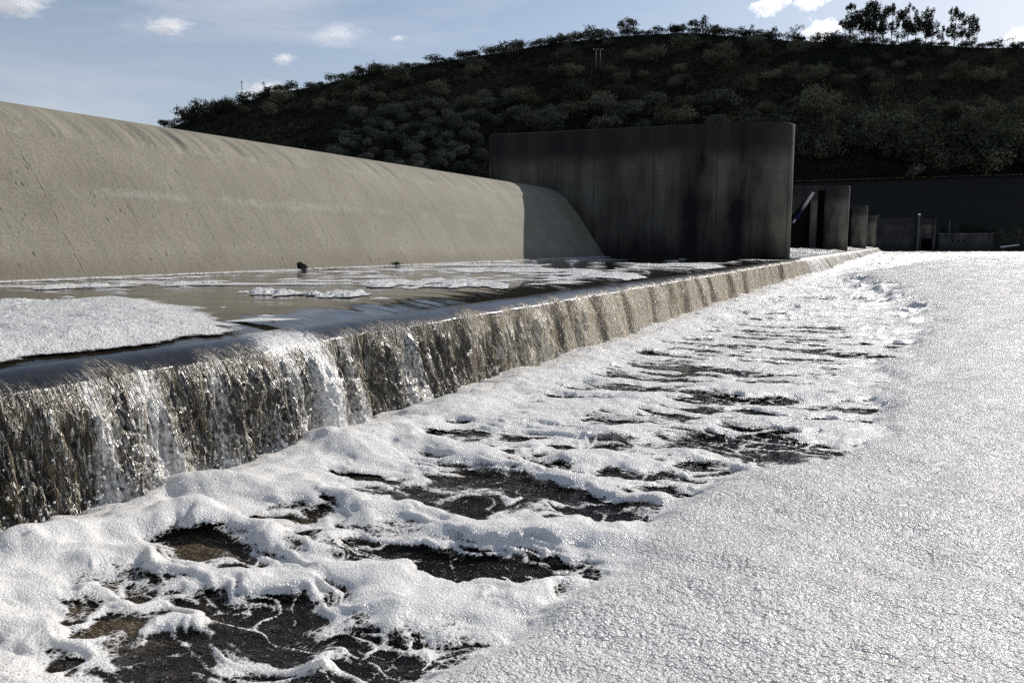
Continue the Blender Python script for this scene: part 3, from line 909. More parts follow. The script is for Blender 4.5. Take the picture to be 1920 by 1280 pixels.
# embankment from the pool up to the foot of the hill
g_ = np.linspace(0, 1, 40)
GG, UB = np.meshgrid(g_, np.linspace(-0.35, 1.4, 420), indexing='ij')
Fb = 221 + 20.5 * GG + 1.0 * fbm(UB * 30, GG * 6, 3, 210) * np.sin(GG * PI)
Lb = Fb * UB
ztop = hill_z(UB * F_BASE, np.full_like(UB, F_BASE)) + 0.1
Zb = -1.0 + (ztop + 1.0) * np.clip(GG / 0.97, 0, 1) ** 0.9 + 0.25 * fbm(UB * 60, GG * 14, 3, 212) * np.sin(GG * PI)
Xb, Yb = LF(Lb, Fb)
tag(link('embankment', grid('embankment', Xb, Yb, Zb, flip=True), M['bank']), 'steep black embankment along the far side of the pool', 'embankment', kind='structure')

# sunlit dry grass along the top of the bank and a path edge on the slope
def blades(name, pts, h, n_per, mat, label, cat, spread=0.5):
    co, q = [], []
    for (x, y, z) in pts:
        for _ in range(n_per):
            a = rng.uniform(0, 2 * PI)
            ox, oy = rng.normal(0, spread), rng.normal(0, spread)
            hh = h * rng.uniform(0.5, 1.3)
            w = 0.10 * h + 0.05
            lx, ly = rng.normal(0, 0.3 * h), rng.normal(0, 0.3 * h)
            i = len(co)
            c, s_ = math.cos(a) * w, math.sin(a) * w
            co += [(x + ox - c, y + oy - s_, z - 0.15), (x + ox + c, y + oy + s_, z - 0.15), (x + ox + lx + c * .3, y + oy + ly + s_ * .3, z + hh), (x + ox + lx - c * .3, y + oy + ly - s_ * .3, z + hh)]
            q.append((i, i + 1, i + 2, i + 3))
    return tag(link(name, mesh_np(name, np.array(co), np.array(q), None, False), mat), label, cat, kind='stuff')

edge = []
for px in np.arange(1080, 2050, 1.6):
    if rng.random() < 0.35 and 1640 < px < 1760: continue
    u = (px - 960) / 1504
    F = 241.0
    zt_ = float(hill_z(np.array([u * F_BASE]), np.array([F_BASE]))[0])
    edge.append((*LF(u * F, F), zt_ + 0.05))
blades('dry_grass', edge, 0.32, 3, M['grass'], 'thin sunlit dry grass along the top of the bank', 'grass', 0.3)
path_pts = []
for px, py in [(x_, y_) for x_ in np.arange(1640, 1800, 2.0) for y_ in (207,)] + [(x_, 228) for x_ in np.arange(1240, 1500, 2.0)]:
    u = (px - 960) / 1504
    Fs = np.linspace(F_BASE, 430, 200)
    zz = hill_z(u * Fs, Fs)
    yy = HOR - (zz - CAM_Z) / Fs * 1504
    k = int(np.argmin(np.abs(yy - py)))
    path_pts.append((*LF(u * Fs[k], Fs[k]), float(zz[k])))
blades('terrace_grass', path_pts, 0.5, 4, M['grass'], 'sunlit grass along the terrace edges on the hillside', 'grass', 0.5)

def hill_hit(px, py):
    px, py = flat(px, py)
    u = (px - 960) / 1504
    Fs = np.linspace(F_BASE, 440, 400)
    zz = hill_z(u * Fs, Fs)
    yy = HOR - (zz - CAM_Z) / Fs * 1504
    k = int(np.argmax(yy <= py)) if (yy <= py).any() else int(np.argmin(yy))
    return u * Fs[k], Fs[k], float(zz[k])

# ------------------------------------------------------------------ foliage
def crown_mesh(name, blobs, n, leaf, seed, droop=0.0):
    """leaf-sized faces spread through a handful of unequal clumps"""
    r = np.random.default_rng(seed)
    blobs = np.array(blobs, float)                       # x y z rx rz
    wts = blobs[:, 3] ** 2
    k = r.choice(len(blobs), n, p=wts / wts.sum())
    d = r.normal(size=(n, 3))
    d /= np.linalg.norm(d, axis=1)[:, None]
    rad_ = r.uniform(0.35, 1.0, n) ** 0.45
    lump = 1.0 + 0.40 * np.sin(d[:, 0] * 5 + k) * np.sin(d[:, 1] * 4.3 + 2 * k) + 0.2 * np.sin(d[:, 2] * 7 + 3 * k)
    c = blobs[k, :3] + d * (rad_ * lump)[:, None] * np.stack([blobs[k, 3], blobs[k, 3], blobs[k, 4]], 1)
    nrm = d * 1.0 + r.normal(size=(n, 3)) * 0.38
    nrm /= np.linalg.norm(nrm, axis=1)[:, None]
    t1 = np.cross(nrm, r.normal(size=(n, 3)))
    t1 /= np.linalg.norm(t1, axis=1)[:, None]
    t2 = np.cross(nrm, t1)
    sz = leaf * r.uniform(0.5, 1.35, n)[:, None]
    v = np.stack([c - t1 * sz, c - t2 * sz * .55, c + t1 * sz, c + t2 * sz * .55], 1)
    v[..., 2] -= droop * sz
    tone = np.repeat(np.clip(r.normal(0.5, 0.22, n) + 0.25 * np.sin(k * 2.1), 0, 1), 4)
    return mesh_np(name, v.reshape(-1, 3), np.arange(4 * n).reshape(-1, 4), {'tone': tone}, False)

def trunk_mesh(name, h, r0, limbs, seed, lean=(0, 0)):
    r = random.Random(seed)
    mb = MB()
    p = Vector((0, 0, -0.4))
    nseg = 5
    pts = [p]
    for i in range(1, nseg + 1):
        t = i / nseg
        pts.append(Vector((lean[0] * t * t + r.uniform(-.05, .05) * h * t * .5, lean[1] * t * t, h * t)))
    for i in range(nseg):
        mb.tube(pts[i], pts[i + 1], r0 * (1 - 0.75 * i / nseg), r0 * (1 - 0.75 * (i + 1) / nseg), 7)
    for (z0, dx, dy, dz) in limbs:
        i = min(nseg - 1, int(z0 / h * nseg))
        b = pts[i].lerp(pts[i + 1], z0 / h * nseg - i)
        mb.tube(b, b + Vector((dx, dy, dz)), r0 * 0.4, r0 * 0.12, 6)
    me = bpy.data.meshes.new(name)
    mb.bm.to_mesh(me); mb.bm.free()
    return me

def rb(seed, n, w, z0, z1, r0, r1):
    r = random.Random(seed)
    return [(r.uniform(-w, w), r.uniform(-w, w), r.uniform(z0, z1), *(lambda q: (q, q * r.uniform(.7, 1.0)))(r.uniform(r0, r1))) for _ in range(n)]

# prototypes are about 1 unit tall and scaled where they stand
BUSH = [crown_mesh('bush', rb(i + 1, 7, .34, .25, .62, .20, .38), 860, .048, 300 + i) for i in range(4)]
OLIVE = [crown_mesh('olive_tree', rb(i + 31, 9, .30, .38, .80, .16, .28), 860, .040, 320 + i) for i in range(3)]
BROAD = [crown_mesh('broad_bush', rb(i + 61, 12, .55, .25, .72, .20, .38), 1500, .045, 340 + i) for i in range(3)]
for me in BUSH: me.materials.append(M['leaf_dark'])
for me in OLIVE: me.materials.append(M['leaf_olive'])
for me in BROAD: me.materials.append(M['leaf_dark'])

def put(name, me, px, py, hpx, label, cat, group, wide=1.0):
    L, F, z = hill_hit(px, py)
    x, y = LF(L, F)
    h = hpx / 1504 * F
    o = bpy.data.objects.new(name, me)
    COL.objects.link(o)
    o.location = (x, y, z - 0.08 * h)
    o.rotation_euler = (0, 0, rng.uniform(0, 6.28))
    o.scale = (h * wide, h * wide, h)
    return tag(o, label, cat, group)

# grey olives in loose rows left of the pier
cnt = 0
for row in range(11):
    for k in range(16):
        px = 560 + k * 26 + rng.normal(0, 9) + row * 6
        py = 200 + row * 12 + rng.normal(0, 3) + (900 - px) * 0.10
        if px > 905 and py > 240: continue
        if px < 640 - row * 4 or rng.random() < 0.18: continue
        if py > 0.16 * px + 205: continue
        put('olive_tree', OLIVE[rng.integers(3)], px, py, rng.uniform(20, 33), 'small grey green olive tree on the slope left of the big pier', 'olive tree', 'olive trees left of the big pier', 1.15)
        cnt += 1
        if cnt >= 100: break
# dark bushes over the rest of the slope
cnt = 0
while cnt < 162:
    px, f = rng.uniform(330, 1930), rng.random()
    ysk = np.interp(px, SKY_PHOTO[:, 0], SKY_PHOTO[:, 1])
    py = ysk + 4 + f * (215 - ysk)
    if py > 0.16 * px + 170 and px < 900: continue
    if rng.random() < 0.35:
        put('bush', BUSH[rng.integers(4)], px, py, rng.uniform(28, 46), 'dark rounded bush on the upper hillside', 'bush', 'bushes on the upper hillside', 1.0)
    else:
        put('bush', BUSH[rng.integers(4)], px, py, rng.uniform(16, 29), 'dark rounded bush on the upper hillside', 'bush', 'bushes on the upper hillside', 1.05)
    cnt += 1
for px in np.arange(318, 1925, 17.0):
    px = px + rng.normal(0, 7)
    py = np.interp(px, SKY_PHOTO[:, 0], SKY_PHOTO[:, 1]) + 1.5
    put('ridge_bush', BUSH[rng.integers(4)], px, py, rng.uniform(9, 22), 'low dark bush in the row along the ridge line', 'bush', 'bushes along the ridge line', 1.5)
cnt = 0
while cnt < 36:
    px = rng.uniform(960, 1500)
    py = rng.uniform(205, 252)
    put('bush', OLIVE[rng.integers(3)] if rng.random() < .6 else BUSH[rng.integers(4)], px, py, rng.uniform(26, 46), 'grey green bush showing just above the top of the big pier', 'bush', 'bushes above the big pier', 1.3)
    cnt += 1
cnt = 0
while cnt < 44:
    px, py = rng.uniform(1500, 1960), rng.uniform(225, 332)
    put('broad_bush', BROAD[rng.integers(3)], px, py, rng.uniform(40, 72), 'broad leafy bush on the slope above the right hand bank', 'bush', 'broad bushes above the right hand bank', 1.0)
    cnt += 1
for px, py, h, lb in [(1830, 310, 95, 'biggest bushy tree at the right, above the bank top'), (1690, 320, 85, 'wide dark bushy tree above the bank, left of the biggest one'),
                      (1720, 335, 34, 'low round shrub sitting on the top edge of the far bank'), (1240, 246, 48, 'pale round olive tree rising over the middle of the pier top')]:
    put('bushy_tree', BROAD[1] if h > 40 else BUSH[0], px, py, h, lb, 'tree', None, 1.1)

# low scrub over the whole slope: nobody could count it
ns = 40000
uu = rng.uniform(-0.62, 0.75, ns)
ff = F_BASE + rng.random(ns) ** 0.8 * 200
zz = hill_z(uu * ff, ff)
dens = fbm(uu * 40, ff / 9.0, 3, 230)
kp = dens > -0.55
uu, ff, zz = uu[kp], ff[kp], zz[kp]
cx, cyy = LF(uu * ff, ff)
nl = 5
n = len(cx) * nl
ctr = np.stack([np.repeat(cx, nl), np.repeat(cyy, nl), np.repeat(zz, nl)], 1)
sz = np.repeat(rng.uniform(0.5, 1.8, len(cx)), nl)
off = rng.normal(size=(n, 3)) * 0.55
off[:, 2] = np.abs(off[:, 2]) * 0.9
ctr = ctr + off * sz[:, None]
nr_ = rng.normal(size=(n, 3)); nr_[:, 2] += 0.6
nr_ /= np.linalg.norm(nr_, axis=1)[:, None]
t1 = np.cross(nr_, rng.normal(size=(n, 3))); t1 /= np.linalg.norm(t1, axis=1)[:, None]
t2 = np.cross(nr_, t1)
ls = (0.34 * rng.uniform(0.6, 1.4, n))[:, None]
v = np.stack([ctr - t1 * ls, ctr - t2 * ls * .6, ctr + t1 * ls, ctr + t2 * ls * .6], 1)
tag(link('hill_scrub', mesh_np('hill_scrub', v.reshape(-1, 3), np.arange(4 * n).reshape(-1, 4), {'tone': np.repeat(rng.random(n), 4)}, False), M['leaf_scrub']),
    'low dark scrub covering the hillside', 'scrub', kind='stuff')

# skyline trees, one by one
def tree(name, px, ytop, ybase, label, kind, seed, wide=1.0, group=None):
    ytop, ybase, px = flat(px, ytop)[1], flat(px, ybase)[1], flat(px, ybase)[0]
    u = (px - 960) / 1504
    fr = 415 + 22 * math.sin(px / 330.0)
    F = fr - 2
    L = u * F
    z = float(hill_z(np.array([L]), np.array([F]))[0])
    h = (HOR - ytop) / 1504 * F + CAM_Z - z
    h = max(h, (ybase - ytop) / 1504 * F)
    r = random.Random(seed)
    x, y = LF(L, F)
    root = empty(name, (x, y, z), r.uniform(0, 6.28))
    tag(root, label, 'tree', group)
    w = wide * h
    if kind == 'gum':
        tk = trunk_mesh('trunk', h * .93, h * .012, [(h * f_, r.uniform(-.08, .08) * h, r.uniform(-.08, .08) * h, h * .12) for f_ in (.4, .5, .6, .68, .75)], seed)
        bl = []
        for i in range(11):
            zc = r.uniform(.30, .92)
            ww = w * (0.5 if zc > .8 else 1.0) * .5
            q = h * r.uniform(.055, .105) * (1.1 if zc < .85 else .7)
            bl.append((r.uniform(-ww, ww), r.uniform(-ww, ww), zc * h, q, q * 1.35))
        bl.append((0, 0, .95 * h, h * .045, h * .07))
        cm = crown_mesh('crown', bl, 1700, h * .022, seed + 9, .4)
        mt = M['leaf_gum']
    elif kind == 'bare':
        tk = trunk_mesh('trunk', h * .6, h * .035, [(h * r.uniform(.2, .58), r.uniform(-.4, .4) * h, r.uniform(-.4, .4) * h, h * r.uniform(.2, .4)) for _ in range(14)], seed)
        cm = crown_mesh('crown', rb(seed, 9, .42 * h, .55 * h, .9 * h, .10 * h, .18 * h), 240, h * .03, seed)
        mt = M['leaf_dark']
    else:
        tk = trunk_mesh('trunk', h * .7, h * .05, [(h * r.uniform(.3, .5), r.uniform(-.3, .3) * h, r.uniform(-.3, .3) * h, h * .25) for _ in range(6)], seed, (r.uniform(-.1, .1) * h, 0))
        lo = .52 if kind == 'umbrella' else .22
        cm = crown_mesh('crown', rb(seed, 11, .40 * w, lo * h, .80 * h, .15 * h, .27 * h), 900, h * .045, seed)
        mt = M['leaf_dark']
    link('trunk', tk, M['bark'], root)
    link('crown', cm, mt, root)

for i, (px, yt, yb_, lb, kd, wd) in enumerate([
    (308, 224, 244, 'dark tree at the very left end of the ridge, touching the weir crest', 'round', 1.3),
    (380, 201, 222, 'small tree with see-through crown between the leftmost tree and the pole', 'umbrella', 1.2),
    (429, 182, 204, 'thin leafless looking tree just left of the skyline pole', 'bare', 1.2),
    (505, 153, 178, 'round crowned tree just right of the skyline pole', 'round', .95),
    (672, 122, 142, 'lone small round tree on the left slope of the ridge', 'umbrella', 1.1),
    (975, 73, 92, 'small clump-like tree on the ridge above the weir end', 'round', 1.3),
    (1052, 56, 78, 'low round tree on the ridge left of the umbrella shaped tree', 'round', 1.4),
    (1178, 31, 58, 'umbrella shaped tree standing alone on top of the ridge', 'umbrella', 1.1),
    (1280, 45, 62, 'short tree hugging the left of the big flat topped tree', 'round', 1.2),
    (1306, 31, 64, 'big flat topped tree on the highest part of the ridge', 'umbrella', 1.2),
    (1350, 48, 70, 'first of two wide trees right of the flat topped tree', 'round', 1.5),
    (1402, 50, 76, 'second and wider tree right of the flat topped tree', 'round', 1.6),
    (1445, 52, 76, 'small upright tree in the gap before the leaning tree', 'round', 1.0),
    (1488, 44, 76, 'leaning ragged tree beside the white cloud', 'bare', 1.1),
    (1545, 58, 80, 'dense low tree at the left foot of the gum tree row', 'round', 1.5),
    (1898, 68, 90, 'stunted tree on the ridge at the far right', 'bare', 1.5)]):
    tree('ridge_tree', px, yt, yb_, lb, kd, 700 + i, wd)
ORD = ['first', 'second', 'third', 'fourth', 'fifth', 'sixth', 'seventh', 'eighth', 'ninth', 'tenth', 'eleventh', 'twelfth', 'thirteenth', 'fourteenth', 'fifteenth', 'sixteenth', 'seventeenth']
for i, (px, yt, w_, ds) in enumerate([(1584, 28, .42, 'short bushy'), (1593, 5, .40, 'tall two-headed'), (1611, 18, .26, 'slender'), (1622, 5, .30, 'tall airy'), (1629, 0, .26, 'tallest'), (1638, 3, .34, 'tall dense'),
                                      (1655, 20, .24, 'narrow'), (1671, 6, .36, 'dense cone shaped'), (1690, 27, .30, 'short thin'), (1702, 6, .32, 'tall ragged'), (1716, 18, .36, 'mid height'), (1735, 13, .32, 'tall open'),
                                      (1747, 16, .30, 'bare trunked'), (1766, 48, .40, 'small low'), (1789, 13, .38, 'leaning open'), (1803, 22, .46, 'thick dark'), (1822, 32, .46, 'lower spreading')]):
    tree('gum_tree', px, yt, 82, ds + ' gum tree, ' + ORD[i] + ' from the left in the skyline row', 'gum', 800 + i, w_, 'gum trees in the skyline row')

# ------------------------------------------------------------------ poles
def upole(px, ytop, ybase, label, double=False):
    L, F, z = hill_hit(px, ybase)
    h = (ybase - ytop) / 1504 * F
    x, y = LF(L, F)
    root = empty('utility_pole', (x, y, z), YAW)
    tag(root, label, 'pole')
    if double:
        for s_ in (-0.9, 0.9):
            MB().tube((s_, 0, -0.5), (s_, 0, h), 0.17, 0.13, 8).build('post', M['pole'], root, True)
        MB().box(-2.0, 2.0, -0.09, 0.09, h - 0.5, h - 0.28).build('crossarm', M['pole'], root)
        for s_ in (-1.8, 0, 1.8):
            MB().tube((s_, 0, h - 0.28), (s_, 0, h + 0.1), 0.10, n=8).build('insulator', M['white'], root, True)
    else:
        MB().tube((0, 0, -0.5), (0, 0, h), 0.24, 0.16, 8).build('post', M['pole'], root, True)
        MB().box(-0.9, 0.9, -0.08, 0.08, h - 1.3, h - 1.1).build('crossarm', M['pole'], root)
        for s_ in (-0.8, 0.8):
            MB().tube((s_, 0, h - 1.1), (s_, 0, h - 0.8), 0.09, n=8).build('insulator', M['white'], root, True)
upole(455, 153, 200, 'thin single pole rising from the ridge against the sky')
upole(1121, 95, 136, 'twin post pole standing on the middle of the hillside', True)

# ------------------------------------------------------------------ far bank buildings
def at_bank(px, F=214.0):
    u = (px - 960) / 1504
    return (*LF(u * F, F), 0.0)
def bank_box(root, name, mat, px0, px1, y0, y1, d0, d1, F=214.0, bev=0.03):
    c = (px0 + px1) / 2
    k = F / 1504
    cx0 = (px0 - BP) * k; cx1 = (px1 - BP) * k
    return MB().box(cx0, cx1, d0, d1, CAM_Z + (HOR - y1) * k, CAM_Z + (HOR - y0) * k, None, bev).build(name, mat, root)

BP = 1700
qw = empty('quay_wall', at_bank(BP), YAW); tag(qw, 'low grey concrete wall at the water beyond the piers', 'wall')
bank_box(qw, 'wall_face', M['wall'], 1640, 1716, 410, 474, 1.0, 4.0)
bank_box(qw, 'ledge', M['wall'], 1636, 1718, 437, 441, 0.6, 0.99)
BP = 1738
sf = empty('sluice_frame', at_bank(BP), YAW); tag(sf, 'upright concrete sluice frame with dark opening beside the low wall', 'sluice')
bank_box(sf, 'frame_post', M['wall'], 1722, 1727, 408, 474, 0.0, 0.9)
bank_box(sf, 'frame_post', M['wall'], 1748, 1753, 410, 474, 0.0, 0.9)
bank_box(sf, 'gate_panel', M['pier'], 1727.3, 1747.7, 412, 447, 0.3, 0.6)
bank_box(sf, 'opening', M['hole'], 1727.3, 1747.7, 447.3, 474, 0.5, 0.7)  # black panel paints the shade inside the opening
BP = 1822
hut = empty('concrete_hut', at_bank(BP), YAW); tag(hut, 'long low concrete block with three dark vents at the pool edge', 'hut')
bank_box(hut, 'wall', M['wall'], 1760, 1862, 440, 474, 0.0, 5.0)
bank_box(hut, 'roof_slab', M['pier'], 1758, 1864, 437.5, 439.9, -0.2, 5.2)
bank_box(hut, 'plinth', M['wall'], 1759, 1863, 458, 474, -0.25, -0.003)
for px in (1786, 1796, 1806):
    bank_box(hut, 'vent', M['hole'], px - 1.8, px + 1.8, 449, 453, -0.02, 0.1, bev=0.0)  # flat black plates, the vents' inner shade put into colour
BP = 1720
lp = empty('lamp_post', at_bank(BP, 212.0), YAW); tag(lp, 'slim post with a white lamp head beside the sluice frame', 'lamp post')
bank_box(lp, 'post', M['pole'], 1719.2, 1721.6, 404, 474, 0, 0.3, 212.0)
bank_box(lp, 'lamp_head', M['white'], 1718.6, 1722.4, 401.5, 404, -0.1, 0.4, 212.0, 0.05)
for px, y1, y0, lb in [(1651, 415, 402, 'short thin rod on top of the wall near the farthest pier'), (1786, 440, 414, 'thin dark rod behind the long concrete block')]:
    BP = px
    e = bank_box(None, 'marker_rod', M['pole'], px - .8, px + .8, y0, y1 + 4, 2.0, 2.2)
    e.location = at_bank(px); e.rotation_euler = (0, 0, YAW)
    tag(e, lb, 'rod')
for i, (px, py, h, lb) in enumerate([(1775, 441, 18, 'dry bush growing behind the left end of the long block'), (1815, 440, 22, 'dry bush growing behind the middle of the long block'),
                                     (1850, 446, 24, 'dry bush at the right end of the long block'), (1885, 456, 30, 'dry bush on the stones right of the long block'), (1918, 455, 34, 'rightmost dry bush on the far shore'),
                                     (1705, 470, 10, 'low weed clump at the foot of the low grey wall')]):
    o = bpy.data.objects.new('dry_bush', BROAD[1]); COL.objects.link(o)
    Fq = 219.5 if px < 1860 else 216.0
    o.location = (*LF((px - 960) / 1504 * Fq, Fq), CAM_Z + (HOR - py) / 1504 * Fq)
    s_ = h / 1504 * Fq
    o.scale = (s_ * 1.1, s_ * 1.1, s_)
    tag(o, lb, 'bush', 'dry bushes on the far shore')
for i, (px, py, ln, tilt, lb) in enumerate([(1893, 461, 5.0, .12, 'pale bleached plank lying on the far shore stones'), (1878, 468, 3.6, .5, 'tilted driftwood stick below the pale plank')]):
    o = MB().tube((-ln / 2, 0, 0), (ln / 2, 0, 0), 0.16, 0.10, 7).build('driftwood', M['white'] if i == 0 else M['bark'], None, True)
    o.location = (*LF((px - 960) / 1504 * 211, 211.0), CAM_Z + (HOR - py) / 1504 * 211)
    o.rotation_euler = (0, -tilt, YAW)
    tag(o, lb, 'driftwood')

# ================================================================== FOAM ON THE SHELF
def raft(px, py, hw, hh, seed, label, name='foam_raft', lift=0.07, poly=None, n=(150, 260)):
    zr = 1.235
    if poly:
        pw = [ground(a, b, zr) for a, b in poly]
        lf = [to_LF(*p) for p in pw]
        L0, L1 = min(l for l, f in lf) - .25, max(l for l, f in lf) + .25
        F0, F1 = min(f for l, f in lf) - .25, max(f for l, f in lf) + .25
    else:
        F1 = to_LF(*ground(px, py - hh, zr))[1]; F0 = to_LF(*ground(px, py + hh, zr))[1]
        Fm = to_LF(*ground(px, py, zr))[1]
        L0, L1 = (px - hw - 960) / 1504 * Fm, (px + hw - 960) / 1504 * Fm
    gl, gf = np.linspace(L0, L1, n[1]), np.linspace(F0, F1, n[0])
    fF, lL = np.meshgrid(gf, gl, indexing='ij')
    x, y = LF(lL, fF)
    if poly:
        sd = poly_sd(x + 0.20 * fbm(x / .5, y / .5, 4, seed), y + 0.20 * fbm(x / .5 + 5, y / .5, 4, seed + 1), pw)
        T_ = np.clip(sd * 1.0, -0.3, 1.0)
    else:
        e = ((lL - (L0 + L1) / 2) / ((L1 - L0) / 2)) ** 2 + ((fF - (F0 + F1) / 2) / ((F1 - F0) / 2)) ** 2
        T_ = (0.60 - e) + 0.85 * fbm((lL - L0) / (L1 - L0) * 6, (fF - F0) / (F1 - F0) * 4.5, 4, seed)
        T_ = np.minimum(T_, (1 - e) * 3)
    T_ = np.minimum(T_, (X_LIP - 0.36 - x + 0.10 * fbm(x / .3, y / .3, 3, seed + 8)) * 1.6)
    tc_ = np.clip(T_, 0, 1)
    cl = np.hypot((L1 - L0) / n[1], 0)
    w_, i_ = worley(x / .05, y / .05, seed + 3)
    z = shelf_z(x, y) + 0.006 + lift * sstep(0, .8, tc_) * 1.2 * (1 + .6 * fbm(x / .6, y / .45, 4, seed + 2))
    z = z + sstep(.02, .3, tc_) * (0.011 * np.sqrt(np.clip(.42 - w_ ** 2, 0, 1)) * (.3 + i_) * np.clip(0.03 / cl, 0, 1) + 0.010 * fbm(x / .16, y / .14, 2, seed + 4))
    z = np.maximum(z, shelf_z(x, y) + 0.012)
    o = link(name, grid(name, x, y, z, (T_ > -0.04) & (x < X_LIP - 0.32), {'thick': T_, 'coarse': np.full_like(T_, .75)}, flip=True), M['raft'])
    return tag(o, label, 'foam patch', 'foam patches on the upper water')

raft(0, 0, 0, 0, 400, 'largest thick foam patch floating on the upper water at the left', poly=[(-250, 590), (-120, 575), (0, 574), (80, 566), (200, 561), (290, 559), (340, 568), (400, 588), (470, 603), (500, 615), (440, 622), (335, 624), (300, 640), (205, 658), (110, 654), (60, 668), (-60, 672), (-250, 690)], lift=.065, n=(420, 520))
raft(0, 0, 0, 0, 410, 'tongue of foam reaching from the largest patch to the water lip', poly=[(476, 602), (520, 596), (570, 600), (620, 606), (650, 618), (600, 622), (560, 618), (500, 640), (470, 645), (440, 630), (470, 620)], lift=.05, n=(260, 260))
for i, (px, py, hw, hh, lb) in enumerate([
    (510, 549, 62, 5, 'thin long foam patch left of the twin patches mid shelf'), (636, 550, 56, 6, 'mounded foam patch right beside the thin long one mid shelf'),
    (760, 531, 78, 9, 'wide foam patch on the sunlit water below the silted wall'), (880, 531, 70, 8, 'foam patch where the pier shadow begins on the water'),
    (1008, 547, 28, 6, 'small bright foam patch near the lip in the dark reflection'), (1052, 551, 24, 6, 'small foam patch touching the lip, next to the bright one'),
    (800, 569, 18, 3, 'tiny lone foam patch on the blue water near the lip'), (985, 507, 130, 5, 'long foam streak across the dark reflection of the pier'),
    (1150, 514, 90, 4, 'narrow foam streak below the foot of the big pier'), (150, 538, 60, 6, 'foam patch close to the wall foot at the far left'),
    (45, 567, 70, 6, 'flat foam patch behind the largest one at the left edge'), (340, 533, 90, 4, 'thin foam line on the brown water at left'),
    (560, 502, 120, 3, 'foam band along the wall foot beside the dark stone'), (1290, 497, 90, 3, 'foam streak right under the pier nose'), (900, 497, 120, 3, 'foam band at the wall foot near the shadow edge')]):
    raft(px, py, hw * 1.35, hh * 1.15, 420 + 6 * i, lb, lift=.045, n=(120, 260))

# flecks of foam and the froth line along the wall foot
co, q, th_ = [], [], []
def fleck(x, y, rx, ry, a):
    n = 9
    i = len(co)
    z = float(shelf_z(np.array(x), np.array(y))) + 0.022
    co.append((x, y, z + 0.4 * min(rx, ry, .06)))
    for k in range(n):
        t = 2 * PI * k / n
        r = rng.uniform(.6, 1.15)
        dx, dy = rx * r * math.cos(t), ry * r * math.sin(t)
        co.append((x + dx * math.cos(a) - dy * math.sin(a), y + dx * math.sin(a) + dy * math.cos(a), z - 0.004))
    for k in range(n):
        q.append((i, i + 1 + k, i + 1 + (k + 1) % n))
for _ in range(900):
    px = rng.uniform(-40, 1480)
    py = rng.choice([rng.uniform(488, 535), rng.uniform(488, 600), rng.uniform(486, 512)])
    x, y = ground(px, py, 1.23)
    if not (X_BASE + .1 < x < X_LIP - .5) or y > 46: continue
    if rng.random() > 0.25 + 0.75 * (fbm(np.array(x / 2.5), np.array(y / 2.5), 2, 500) > 0): continue
    s_ = rng.lognormal(-2.9, .6) * (1 + y / 22)
    fleck(x, y, s_ * rng.uniform(1.5, 5), s_ * .8, YAW + rng.normal(0, .25))
for y in np.arange(-3, 46, .06):
    for _ in range(2):
        x = X_BASE + 0.05 + abs(rng.normal(0, .12)) * (1.6 if rng.random() < .3 else 1)
        fleck(x, y, rng.uniform(.05, .14), rng.uniform(.04, .09), PI / 2)
tag(link('foam_flecks', mesh_np('foam_flecks', np.array(co), np.array(q)), mat_foam('fleck foam', False)), 'small white foam flecks and froth line on the upper water', 'foam', kind='stuff')

# stone and green tuft at the wall foot
x, y = -16.02, 18.63
bm = bmesh.new()
bmesh.ops.create_icosphere(bm, subdivisions=3, radius=1.0)
for v_ in bm.verts:
    n_ = v_.co.copy()
    v_.co = Vector((n_.x * .13, n_.y * .16, n_.z * .20)) * (1 + .25 * math.sin(n_.x * 3 + n_.z * 4) + .1 * math.sin(n_.y * 9))
me = bpy.data.meshes.new('dark_stone'); bm.to_mesh(me); bm.free()
o = link('dark_stone', me, M['stone']); o.location = (x, y, 1.27)
tag(o, 'small black stone lodged at the foot of the silted wall', 'stone')
x, y = -16.05, 23.65
co2, q2 = [], []
for k in range(60):
    a, h_ = rng.uniform(0, 6.28), rng.uniform(.08, .20)
    sx, sy = rng.normal(0, .06), rng.normal(0, .06)
    lx, ly = rng.normal(0, .12), rng.normal(0, .12)
    c, s_ = .018 * math.cos(a), .018 * math.sin(a)
    i = len(co2)
    co2 += [(sx - c, sy - s_, 0), (sx + c, sy + s_, 0), (sx + lx * .5 + c, sy + ly * .5 + s_, h_ * .7), (sx + lx, sy + ly, h_)]
    q2.append((i, i + 1, i + 2, i + 3))
me = mesh_np('grass_tuft', np.array(co2), np.array(q2), {'tone': np.full(len(co2), .6)}, False)
o = link('grass_tuft', me, M['leaf_tuft']); o.location = (x, y, 1.22)
tag(o, 'tiny green plant tuft growing at the wall foot', 'plant')

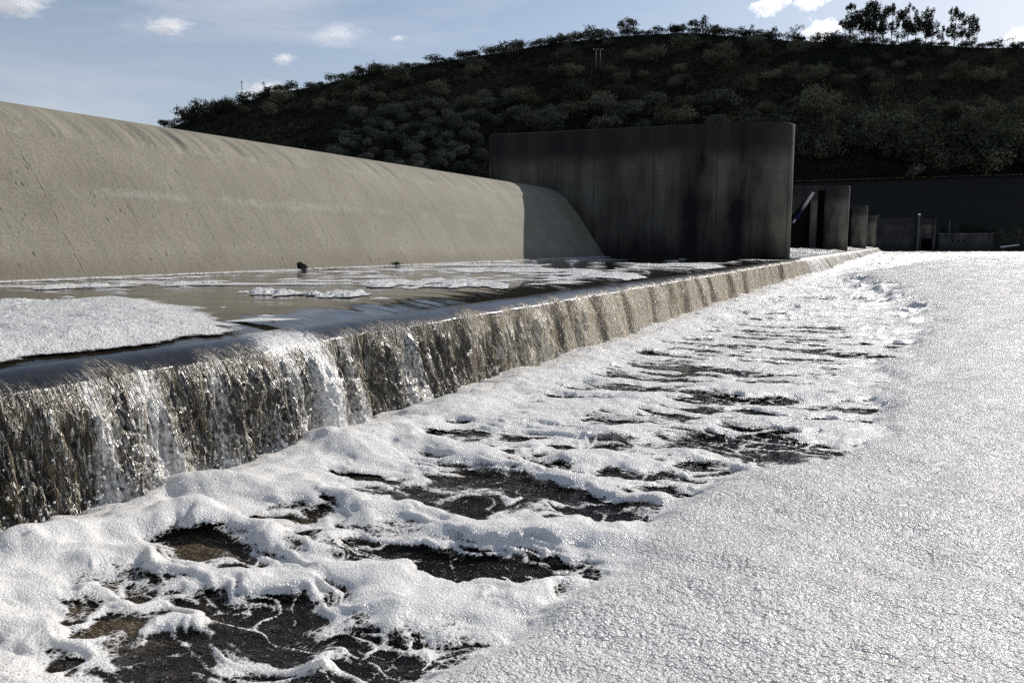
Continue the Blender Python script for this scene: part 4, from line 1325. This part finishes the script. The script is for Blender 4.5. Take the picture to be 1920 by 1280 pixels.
# ================================================================== CLOUDS
def mat_cloud(dens):
    t = NT('cloud')
    v = t.obj()
    r = t.n('VectorMath', {0: v}, operation='LENGTH').outputs['Value']
    n = t.noise(v, 1.5, 6, 0.62)
    f = t.math('SUBTRACT', t.math('ADD', 0.85, t.math('MULTIPLY', t.math('SUBTRACT', n, 0.5), 3.0)), t.math('MULTIPLY', r, 1.05))
    d = t.math('MULTIPLY', t.n('MapRange', {0: f, 1: 0.0, 2: 0.5, 3: 0.0, 4: 1.0}).outputs[0], dens)
    vol = t.n('VolumePrincipled', {'Color': (1, 1, 1, 1), 'Density': d, 'Anisotropy': 0.55})
    t.t.links.new(vol.outputs[0], t.out.inputs['Volume'])
    return t.m
cy.volume_bounces = 3
cy.volume_step_rate = 1.0
cy.volume_max_steps = 64
MC = mat_cloud(0.05)
MCt = mat_cloud(0.012)
for i, (px, py, hw, hh, F, thin, lb) in enumerate([
    (30, 6, 75, 26, 1500, 0, 'white cloud cut by the top left corner'), (312, 48, 58, 17, 1500, 0, 'long humped white cloud in the left sky'), (238, 49, 24, 8, 1500, 1, 'faint wisp left of the humped cloud'),
    (531, 110, 30, 14, 1500, 0, 'small bright cloud halfway up above the ridge'), (745, 72, 20, 7, 1500, 0, 'tiny flat cloud left of the high ridge'), (628, 64, 70, 26, 1700, 1, 'pale thin veil of cloud left of the tiny one'),
    (1440, 8, 46, 24, 1500, 0, 'cloud at the top edge left of the gum trees'), (1520, 2, 42, 18, 1500, 0, 'cloud at the top edge nearest the gum trees'), (1538, 58, 46, 30, 1500, 0, 'bright cloud rising behind the ridge beside the leaning tree'),
    (495, 172, 70, 26, 1600, 0, 'low white cloud behind the ridge near the pole'), (1906, 66, 26, 22, 1500, 0, 'small cloud at the far right above the ridge')]):
    bm = bmesh.new()
    bmesh.ops.create_icosphere(bm, subdivisions=3, radius=1.25)
    me = bpy.data.meshes.new('cloud'); bm.to_mesh(me); bm.free()
    o = link('cloud', me, MCt if thin else MC)
    o.location = at_F(px, py, F)
    k = F / 1504
    o.rotation_euler = (0, 0, YAW)
    o.scale = (hw * k * .82, hw * k * .66, hh * k * .85)
    tag(o, lb, 'cloud', 'small clouds')
